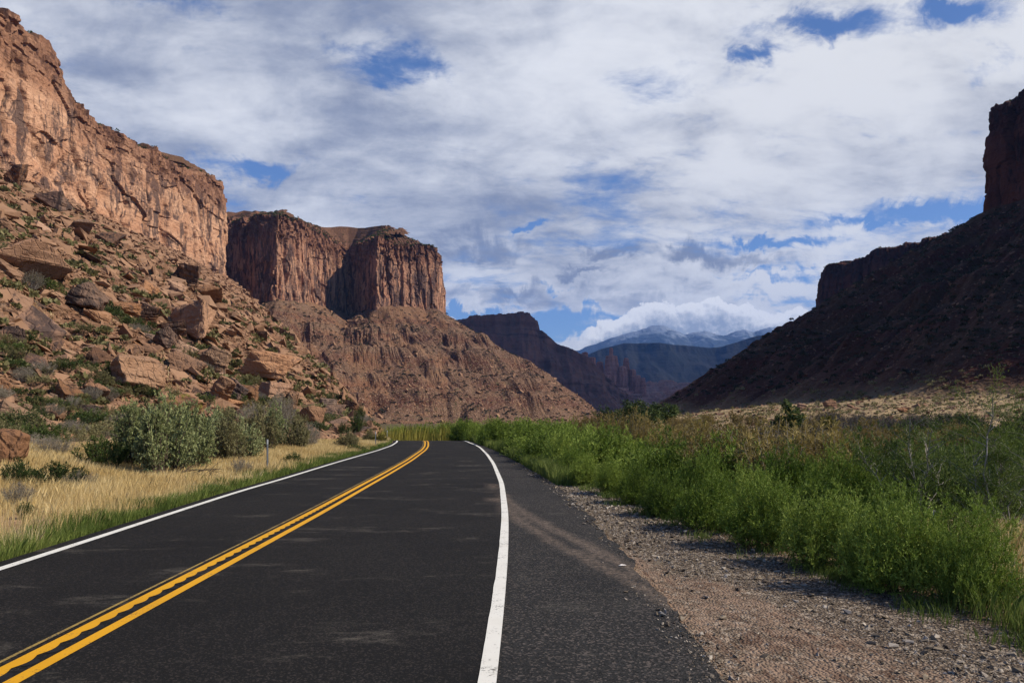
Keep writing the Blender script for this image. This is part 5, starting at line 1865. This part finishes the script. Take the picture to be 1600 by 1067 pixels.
# flood plain: tamarisk in autumn brown, willows, grey brush, saplings
n = 0
while n < 170:
    y = math.exp(pr.uniform(math.log(15), math.log(150)))
    th = rad(pr.uniform(3, 33))
    x = y * math.tan(th)
    off = x - float(bush_line(y))
    if off < 1.9 + 0.045 * y or (x > 0.50 * y + 1.0 and y < 45):
        continue
    h = pr.uniform(1.3, 2.3) * (1 + 0.0035 * y)
    band_put(K_TAM, x, y, h, pr.uniform(1.5, 2.6) * (1 + 0.006 * y), "rusty olive tamarisk in autumn colour on the flat, " + ("nearer stand" if y < 50 else "far stand"), "autumn tamarisks, " + ("nearer stand" if y < 50 else "far stand"))
    n += 1
n = 0
while n < 70:
    y = math.exp(pr.uniform(math.log(9.5), math.log(75)))
    x = y * pr.uniform(0.45, 0.74)
    if x - float(bush_line(y)) < 3.2:
        continue
    band_put(K_WIL, x, y, pr.uniform(1.4, 2.4) * (0.8 if y < 14 else 1), pr.uniform(1.1, 1.9), "slender green willow right of the tamarisks, " + ("close behind the shrubs" if y < 22 else "further out on the flat"), "green willows, " + ("close behind the shrubs" if y < 22 else "further out on the flat"))
    n += 1
n = 0
while n < 34:
    y = pr.uniform(58, 78)
    x = y * pr.uniform(0.50, 0.74)
    band_put(K_DARK, x, y, pr.uniform(1.6, 2.5), pr.uniform(3.0, 4.6), "rounded dark green shrub in the dense thicket on the far flat", "rounded dark shrubs of the thicket", cat="bush")
    n += 1
n = 0
while n < 110:
    y = pr.uniform(72, 112)
    x = y * pr.uniform(0.34, 0.64)
    band_put(K_BRUSH, x, y, pr.uniform(1.7, 2.7), pr.uniform(2.6, 4.6), "bare grey-brown brush in the belt below the sunlit fan", "bare grey brush below the fan", cat="brush")
    n += 1
for (px, py, w, h, lab) in [(1510, 668, 46, 46, "yellow-green sapling standing in the dark thicket, far right flat"), (1545, 664, 40, 36, "smaller yellow-green sapling right of the first in the thicket"),
                            (1590, 665, 34, 50, "golden sapling at the right edge below the fan"), (1292, 672, 32, 30, "yellow-green sapling below the domed red-brown boulder"),
                            (1100, 668, 40, 40, "golden tamarisk standing tallest against the shaded slope")]:
    g = Vector(((px - CX) / FPX * 88, 88, 0))
    band_put(K_YEL, g.x, g.y, h / FPX * 88 + 1.0, w / FPX * 88, lab, None, True, "sapling")


# ------------------------------------------------------------------ trees
def tree(name, x, y, h, R, seed, leafm, woodm, label, leaf=0.09, lw=0.06, limbs=14, n_leaf=4200, trunk_r=0.12, trunk_h=0.25, lean=0.0):
    r = np.random.RandomState(seed)
    z0 = float(max(ground_h(np.array([x]), np.array([y]))[0], right_h(np.array([x]), np.array([y]), False)[0] if x > 5 else -9))
    root = bpy.data.objects.new(name, None)
    root.location = (x, y, z0 - 0.05)
    COL.objects.link(root)
    root['label'], root['category'] = label, "tree"
    K = 9
    u = np.linspace(0, 1, K)
    trunk = np.stack([lean * h * u ** 1.5 + 0.04 * h * np.sin(u * 5 + seed), 0.03 * h * np.cos(u * 4 + seed), u * h * 0.9], 1)[None]
    tv, tq = tubes(trunk, (trunk_r * (1 - 0.85 * u))[None], 7)
    lim, lr, ends = [], [], []
    for k in range(limbs):
        t0 = r.uniform(trunk_h, 0.95)
        b = np.array([np.interp(t0, u, trunk[0][:, i]) for i in range(3)])
        az = k * 2.4 + r.uniform(-.4, .4)
        L = R * r.uniform(0.6, 1.15) * (1.15 - 0.6 * t0)
        e = b + np.array([math.cos(az) * L, math.sin(az) * L, L * r.uniform(0.3, 0.95)])
        m = (b + e) / 2 + np.array([0, 0, -0.08 * L]) + r.normal(0, .05 * L, 3)
        w = np.linspace(0, 1, 6)[:, None]
        p = b * (1 - w) ** 2 + 2 * m * w * (1 - w) + e * w * w
        lim.append(p)
        lr.append(trunk_r * 0.42 * (1 - 0.8 * w[:, 0]))
        ends.append(p)
    lv, lq = tubes(np.array(lim), np.array(lr), 5)
    link("trunk", mesh_np("trunk", np.concatenate([tv, lv]), [tq, lq + len(tv)], woodm), root)
    E_ = np.array(ends)
    ci = r.randint(0, limbs, n_leaf)
    uu = r.uniform(0.35, 1.05, n_leaf) * 5
    kk = np.minimum(uu.astype(int), 4)
    fr = (uu - kk)[:, None]
    p = E_[ci, kk] * (1 - fr) + E_[ci, kk + 1] * fr
    cl = r.normal(size=(limbs * 8, 3)) * R * 0.16
    p = p + cl[ci * 8 + r.randint(0, 8, n_leaf)] + r.normal(0, R * 0.055, (n_leaf, 3))
    v, q = leaves(p, r.normal(size=(n_leaf, 3)) + np.array([0, 0, .4]), leaf, lw, r)
    tone = r.rand(limbs)[ci] * 0.4 + r.rand(n_leaf) * 0.6
    link("crown", mesh_np("crown", v, [q], leafm, {'var': np.repeat(tone, 4)}), root)
    return root


tree("round_tree", 0.3783 * 95, 95.0, 4.6, 1.9, 3, M_DKGREEN, M_WOODD, "small round dark green tree standing left of the upright red-brown boulder", 0.22, 0.16, 16, 5200)
tx = [(0.132, 150, 6.0, "dark bushy tree in shade, first from the left at the valley mouth"), (0.148, 165, 5.0, "low dark tree in shade beside the first at the valley mouth"),
      (0.166, 140, 6.6, "tall dark tree in shade, middle of the row at the valley mouth"), (0.182, 150, 6.2, "dark broad tree in shade right of the middle of the row"),
      (0.196, 160, 5.4, "dark tree in shade, last of the row at the valley mouth"), (0.215, 155, 5.2, "dark tree at the foot of the shaded right slope")]
for i, (q, y, h, lab) in enumerate(tx):
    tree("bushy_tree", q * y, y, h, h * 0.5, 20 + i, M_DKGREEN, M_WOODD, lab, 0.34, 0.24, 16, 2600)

# the thin tree at the right edge: grey leaning stems and fine green sprays
def thin_tree(x, y, h, seed, label, leaf_n=26, lean=0.1, stems=5):
    r = np.random.RandomState(seed)
    z0 = float(ground_h(np.array([x]), np.array([y]))[0])
    root = bpy.data.objects.new("thin_tree", None)
    root.location = (x, y, z0 - 0.05)
    COL.objects.link(root)
    root['label'], root['category'] = label, "tree"
    paths, rads, tw = [], [], []
    for k in range(stems):
        az = r.uniform(0, 6.28)
        sp = r.uniform(0.1, 0.42) * h if k else 0.08 * h
        hk = h * (1 if k == 0 else r.uniform(0.6, 0.95))
        w = np.linspace(0, 1, 10)[:, None]
        b = np.array([r.normal(0, .05), r.normal(0, .05), 0])
        e = np.array([math.cos(az) * sp + lean * hk, math.sin(az) * sp, hk])
        p = b + (e - b) * w + np.concatenate([r.normal(0, .022 * h, (10, 2)) * np.sin(w * math.pi), 0 * w], 1)
        paths.append(p)
        rads.append((0.020 if k == 0 else 0.013) * (1 - 0.75 * w[:, 0]))
        for j in range(15):
            u0 = r.uniform(0.25, 0.98) * 9
            i = min(int(u0), 8)
            q = p[i] + (p[i + 1] - p[i]) * (u0 - i)
            a2 = r.uniform(0, 6.28)
            Lb = h * r.uniform(0.10, 0.30)
            e2 = q + np.array([math.cos(a2) * Lb, math.sin(a2) * Lb, Lb * r.uniform(0.3, 1.0)])
            w2 = np.linspace(0, 1, 10)[:, None]
            tw.append(q + (e2 - q) * w2 + np.concatenate([r.normal(0, .006 * h, (10, 2)), 0 * w2], 1) + np.array([0, 0, .05 * Lb]) * np.sin(w2 * math.pi))
    tv, tq = tubes(np.array(paths), np.array(rads), 5)
    t2, q2 = tubes(np.array(tw), np.tile(0.006 * (1 - 0.8 * np.linspace(0, 1, 10)), (len(tw), 1)), 3)
    link("trunk", mesh_np("trunk", np.concatenate([tv, t2]), [tq, q2 + len(tv)], M_WOOD), root)
    tw = np.array(tw)
    n = len(tw) * leaf_n * 3
    ci = r.randint(0, len(tw), n)
    uu = r.uniform(0.3, 1.0, n) * 8.99
    kk = uu.astype(int)
    p = tw[ci, kk] + (tw[ci, kk + 1] - tw[ci, kk]) * (uu - kk)[:, None]
    d_ = (tw[ci, 9] - tw[ci, 0]) / h * 2 + r.normal(0, .5, (n, 3)) + np.array([0, 0, .5])
    p = p + r.normal(0, .018 * h, (n, 3))
    v, q = leaves(p, d_, 0.05, 0.009, r)
    link("crown", mesh_np("crown", v, [q], M_WILLOW, {'var': np.repeat(r.rand(len(tw))[ci] * .5 + r.rand(n) * .5, 4)}), root)


thin_tree(6.55, 10.0, 2.35, 3, "thin tamarisk tree with dark bare trunk rising behind the perforated post", 44, 0.05, 4)
thin_tree(7.1, 10.3, 2.5, 8, "pale-stemmed thin tree at the right edge", 38, 0.05, 4)
thin_tree(6.2, 11.2, 2.0, 12, "low thin tree with sprawling grey stems left of the perforated post", 40, -0.08, 5)

# ------------------------------------------------------------------ grass
def blades(x, y, z, hgt, wid, seed, lean=0.35, bias=(0.1, 0.0)):
    r = np.random.RandomState(seed)
    n = len(x)
    az = r.uniform(0, 6.28, n)
    b = np.stack([x, y, z], 1)
    H_ = hgt * r.uniform(0.55, 1.25, n)
    L_ = np.stack([np.cos(az) * lean * H_ * r.rand(n) + bias[0] * H_, np.sin(az) * lean * H_ * r.rand(n) + bias[1] * H_, H_], 1)
    fa = r.uniform(0, 6.28, n)
    s = np.stack([np.cos(fa), np.sin(fa), 0 * fa], 1) * wid[:, None]
    m = b + L_ * np.array([0.35, 0.35, 0.6])
    V = np.stack([b - s, b + s, m + s * 0.75, b + L_, m - s * 0.75], 1).reshape(-1, 3)
    q = np.arange(n * 5).reshape(n, 5)
    return V, q


def grass(name, x, y, hgt, wid, seed, mat, label, hfun, lean=0.35):
    z = hfun(x, y)
    V, q = blades(x, y, z - 0.01, hgt, wid, seed, lean)
    tone = np.repeat(np.clip(0.5 + 0.35 * fbm(x / 2.5, y / 2.5, 2.0, 3) + np.random.RandomState(seed).normal(0, .18, len(x)), 0, 1), 5)
    return stuff(name, mesh_np(name, V, [q], mat, {'var': tone}), label, "grass")


tl_h = lambda x, y: np.maximum(ground_h(x, y), left_h(x, y))
N = 330000
y = np.exp(nr.uniform(math.log(6.5), math.log(66), N))
edge = np.interp(np.clip(y, -10, 54), _ly, _lx) - np.maximum(y - 54, 0) * 0.2
wd = np.clip(left_toe(y) - edge, -14, -1.2)
u = nr.rand(N) ** 0.8
x = edge + wd * u * 1.2 - 0.15
den = fbm(x / 2.2, y / 2.2, 1.0, 4)
ok = (den > nr.uniform(-1.0, 0.15, N)) & (x > -0.75 * y - 1)
ok &= ~((np.abs(y - 11.8) < 1.2) & (np.abs(x + 8.0) < 1.5) & (nr.rand(N) < .8))
xx, yy = x[ok], y[ok]
dg = np.clip(yy / 14, 0.7, 3)
grass("dry_grass", xx, yy, np.clip(0.30 + 0.10 * fbm(xx / 3, yy / 3, 4.0, 2), 0.12, .5), 0.0030 * dg, 1, M_STRAW, "straw-coloured dry grass covering the left verge below the rubble", tl_h, 0.5)
N = 90000
y = np.exp(nr.uniform(math.log(6.5), math.log(66), N))
edge = np.interp(np.clip(y, -10, 54), _ly, _lx) - np.maximum(y - 54, 0) * 0.2
x = edge - 0.03 - np.abs(nr.normal(0, 0.55, N)) * (0.75 + 0.35 * fbm(0 * y, y / 4, 1.0, 2))
ok = fbm(x / 1.0, y / 1.4, 7.0, 3) > nr.uniform(-1.1, .35, N)
xx, yy = x[ok], y[ok]
grass("green_grass", xx, yy, np.clip(0.21 + 0.12 * fbm(xx / 1.2, yy / 1.2, 4.0, 2), 0.06, .45), 0.0032 * np.clip(yy / 14, .7, 3), 2, M_VERGE, "fresh green grass fringing the left pavement edge", tl_h, 0.6)
# weeds at the far bend and along the right shoulder
N = 60000
y = np.exp(nr.uniform(math.log(20), math.log(95), N))
xr = np.interp(y, REDGE[:, 1][:len(REDGE)], REDGE[:, 0])
x = xr + 0.05 + np.abs(nr.normal(0, 1.4, N)) * (0.25 + y / 45)
ok = x < bush_line(y) + 6
xx, yy = x[ok], y[ok]
grass("green_grass", xx, yy, np.clip(0.45 + 0.2 * fbm(xx / 2, yy / 2, 4.0, 2), 0.1, .9), 0.0032 * np.clip(yy / 14, .8, 4), 3, M_VERGE, "yellow-green weeds along the right shoulder towards the bend", ground_h, 0.5)
N = 20000
y = nr.uniform(64, 125, N)
x = -9 - (y - 60) * 0.2 + nr.normal(0, 9, N) + 10
grass("green_grass", x, y, np.clip(1.3 + 0.5 * fbm(x / 6, y / 6, 4.0, 2), 0.3, 2.2), np.full(N, 0.02), 4, M_YELGRN, "tall yellow-green weeds filling the dip beyond the bend", ground_h, 0.4)
# dry grass among the rubble foot and in the right-hand clump
N = 50000
th = -np.radians(nr.uniform(9, 37, N))
d = np.exp(nr.uniform(math.log(18), math.log(95), N))
x, y = d * np.sin(th), d * np.cos(th)
ok = (x < left_toe(y) + 1) & (fbm(x / 5, y / 5, 21.0, 3) > nr.uniform(0.0, 0.5, N)) & (near_lobe(x, y) > 0)
xx, yy = x[ok], y[ok]
grass("dry_grass", xx, yy, np.full(len(xx), 0.34), 0.004 * np.clip(yy / 14, 1, 4), 5, M_STRAW, "pale dry grass growing between the stones of the lower slope", tl_h, 0.7)
N = 9000
x, y = nr.normal(6.0, 0.42, N), nr.normal(8.5, 0.45, N)
V, q = blades(x, y, ground_h(x, y), np.full(N, 0.62), np.full(N, 0.0045), 6, 0.5)
o = link("grass_clump", mesh_np("grass_clump", V, [q], M_STRAW, {'var': np.repeat(nr.rand(N), 5)}), label="straw-yellow grass clump among green shrubs below the perforated post", category="grass clump")
N = 15000
x, y = nr.normal(5.2, 0.9, N), nr.normal(5.6, 0.8, N)
ok = x > bush_line(y) + 0.2
grass("green_grass", x[ok], y[ok], np.full(ok.sum(), 0.30), np.full(ok.sum(), 0.003), 7, M_VERGE, "short green weeds under the nearest shrubs by the gravel", ground_h, 0.7)
N = 26000
y = np.exp(nr.uniform(math.log(4.5), math.log(30), N))
x = bush_line(y) + 0.25 + nr.normal(0, 0.22, N)
ok = fbm(x / 0.7, y / 0.9, 9.0, 3) > nr.uniform(-.1, .6, N)
grass("green_grass", x[ok], y[ok], np.full(ok.sum(), 0.14), 0.003 * np.clip(y[ok] / 9, 1, 3), 8, M_VERGE, "sparse green weeds where the gravel meets the shrubs", ground_h, 0.8)

# the dead branch on the left verge
r = np.random.RandomState(8)
g = at_px(300, 748)
pts, rads = [], []
for k in range(16):
    a = r.uniform(-0.5, 1.0)
    L_ = r.uniform(0.35, 0.95)
    w = np.linspace(0, 1, 6)[:, None]
    b = np.array([-0.55 + 0.07 * k, 0.05 * r.normal(), 0.10 + 0.06 * math.sin(k)])
    e = b + np.array([math.cos(a) * L_, 0.25 * r.normal(), math.sin(a) * L_ * 0.6 + 0.05])
    pts.append(b + (e - b) * w + np.concatenate([0 * w, 0 * w, 0.08 * np.sin(w * 3)], 1))
    rads.append(0.011 * (1 - .75 * w[:, 0]))
w = np.linspace(0, 1, 6)[:, None]
pts.append(np.array([-0.75, 0, 0.0]) + np.array([1.5, 0, 0.18]) * w + np.concatenate([0 * w, 0 * w, 0.16 * np.sin(w * 3.1)], 1))
rads.append(0.026 * (1 - .6 * w[:, 0]))
v, q = tubes(np.array(pts), np.array(rads), 5)
o = link("dead_branch", mesh_np("dead_branch", v, [q], M_WOODD), label="dead forked branch lying in dry grass below the saltbushes", category="branch")
o.location = (g.x, g.y, g.z)
# ================================================================== MARKER POSTS
M_STEEL, t = new_mat("galvanised_steel")
n_ = t.noise(t.pos(), 14.0, 4, 0.6)
t.surf(t.mix(n_, (0.12, 0.125, 0.13), (0.24, 0.245, 0.25)), 0.5, None, 0.4, Metallic=0.55)
M_DARKST, t = new_mat("weathered_steel")
n_ = t.noise(t.pos(), 14.0, 4, 0.6)
t.surf(t.mix(n_, (0.05, 0.055, 0.06), (0.11, 0.115, 0.12)), 0.6, None, 0.3, Metallic=0.3)
M_RUST, t = new_mat("rusty_steel")
n_ = t.noise(t.pos(), 20.0, 4, 0.6)
t.surf(t.mix(n_, (0.10, 0.055, 0.025), (0.20, 0.125, 0.06)), 0.8, None, 0.2)
M_REFL, t = new_mat("pale_reflector")
t.surf((0.30, 0.31, 0.31), 0.4, None, 0.4)
M_REDR, t = new_mat("red_reflector")
t.surf((0.30, 0.03, 0.02), 0.35, None, 0.5)


def box(bm, x0, x1, y0, y1, z0, z1):
    vs = [bm.verts.new(p) for p in ((x0, y0, z0), (x1, y0, z0), (x1, y1, z0), (x0, y1, z0), (x0, y0, z1), (x1, y0, z1), (x1, y1, z1), (x0, y1, z1))]
    for f in ((3, 2, 1, 0), (4, 5, 6, 7), (0, 1, 5, 4), (1, 2, 6, 5), (2, 3, 7, 6), (3, 0, 4, 7)):
        bm.faces.new([vs[i] for i in f])


def bm_obj(name, bm, mat, parent=None, bev=0.0):
    if bev:
        bmesh.ops.bevel(bm, geom=list(bm.edges), offset=bev, segments=1, affect='EDGES')
    me = bpy.data.meshes.new(name)
    bm.to_mesh(me)
    bm.free()
    me.materials.append(mat)
    return link(name, me, parent)


def marker_post(px, pybase, ptop, label, steel=M_STEEL, refl=M_REFL, w=0.062, yaw=0.0, dist=None):
    g = cast(px, pybase)
    if dist:
        x = (px - CX) / FPX * dist
        g = Vector((x, dist, float(ground_h(np.array([x]), np.array([dist]))[0])))
    h = CAM_H + (HZ - ptop) / FPX * g.y - g.z
    root = bpy.data.objects.new("marker_post", None)
    root.location = g
    root.rotation_euler = (0, 0, yaw)
    COL.objects.link(root)
    root['label'], root['category'], root['group'] = label, "marker post", "steel roadside marker posts"
    bm = bmesh.new()                       # hat-shaped channel: web, two sides, two flanges
    a, d, k = w * 0.22, w * 0.38, 0.004
    box(bm, -a, a, -k / 2, k / 2, -0.3, h)
    for s in (-1, 1):
        x0, x1 = sorted((s * a, s * (a + k)))
        box(bm, x0, x1, -k / 2, d, -0.3, h)
        x0, x1 = sorted((s * (a + k), s * w / 2))
        box(bm, x0, x1, d - k, d, -0.3, h)
    bm_obj("post", bm, steel, root)
    bm = bmesh.new()
    box(bm, -w * 0.42, w * 0.42, -0.016, -0.003, h - 0.17, h - 0.02)
    bm_obj("reflector", bm, refl, root, 0.003)
    return root


marker_post(418, 739, 686, "tall steel marker post in the grass before the saltbushes, nearest on the left verge", yaw=0.5)
marker_post(587, 700, 674, "steel marker post at the start of the bend, second on the left verge", yaw=0.5)
marker_post(605, 690, 672, "small steel marker post inside the bend, farthest on the left verge", yaw=0.5)
marker_post(852, 706, 675, "dark steel marker post with pale top rising from the green shrubs", M_DARKST, M_REFL, 0.085, -0.1, 33.0)
marker_post(757, 684, 671, "dark marker post in the weeds right of the bend, left of the reddish one", M_DARKST, M_DARKST, 0.08, 0, 58.0)
marker_post(780, 685, 673, "thin post with a reddish reflector in the weeds right of the bend", M_RUST, M_REDR, 0.07, 0, 56.0)
marker_post(715, 682, 670, "pale thin marker post in the weeds beyond the crest of the road", M_STEEL, M_REFL, 0.07, 0, 62.0)

# perforated square post with its row of punched holes
x, y = (1558 - CX) / FPX * 9.3, 9.3
root = bpy.data.objects.new("perforated_post", None)
root.location = (x, y, float(ground_h(np.array([x]), np.array([y]))[0]))
root.rotation_euler = (0, 0, 0.15)
COL.objects.link(root)
root['label'], root['category'] = "brown perforated steel post with square holes, under the thin trees at right", "post"
bm = bmesh.new()
w, k, h = 0.022, 0.003, 0.66
for sy in (-w, w - k):
    for s in (-1, 1):
        x0, x1 = sorted((s * w * .55, s * w))
        box(bm, x0, x1, sy, sy + k, -0.3, h)
    z = -0.3
    while z < h - 0.02:
        box(bm, -w * .55, w * .55, sy + 0.0003, sy + k - 0.0003, z, z + 0.028)
        z += 0.055
for s in (-1, 1):
    x0, x1 = sorted((s * (w - k), s * w))
    box(bm, x0 + s * .0004, x1 + s * .0004, -w + k, w - k, -0.3, h)
bm_obj("tube", bm, M_RUST, root)
bm = bmesh.new()
box(bm, -w * .8, w * .8, -w * .8, w * .8, h - 0.006, h + 0.004)
bm_obj("cap", bm, M_RUST, root)
# pale stake
x, y = (1460 - CX) / FPX * 10.9, 10.9
bm = bmesh.new()
gz = float(ground_h(np.array([x]), np.array([y]))[0])
box(bm, -0.018, 0.018, -0.010, 0.010, -0.2, CAM_H + (HZ - 797) / FPX * y - gz)
o = bm_obj("survey_stake", bm, M_PALE, None, 0.003)
o.location = (x, y, gz)
o['label'], o['category'] = "short pale wooden stake poking out of the green shrubs", "stake"
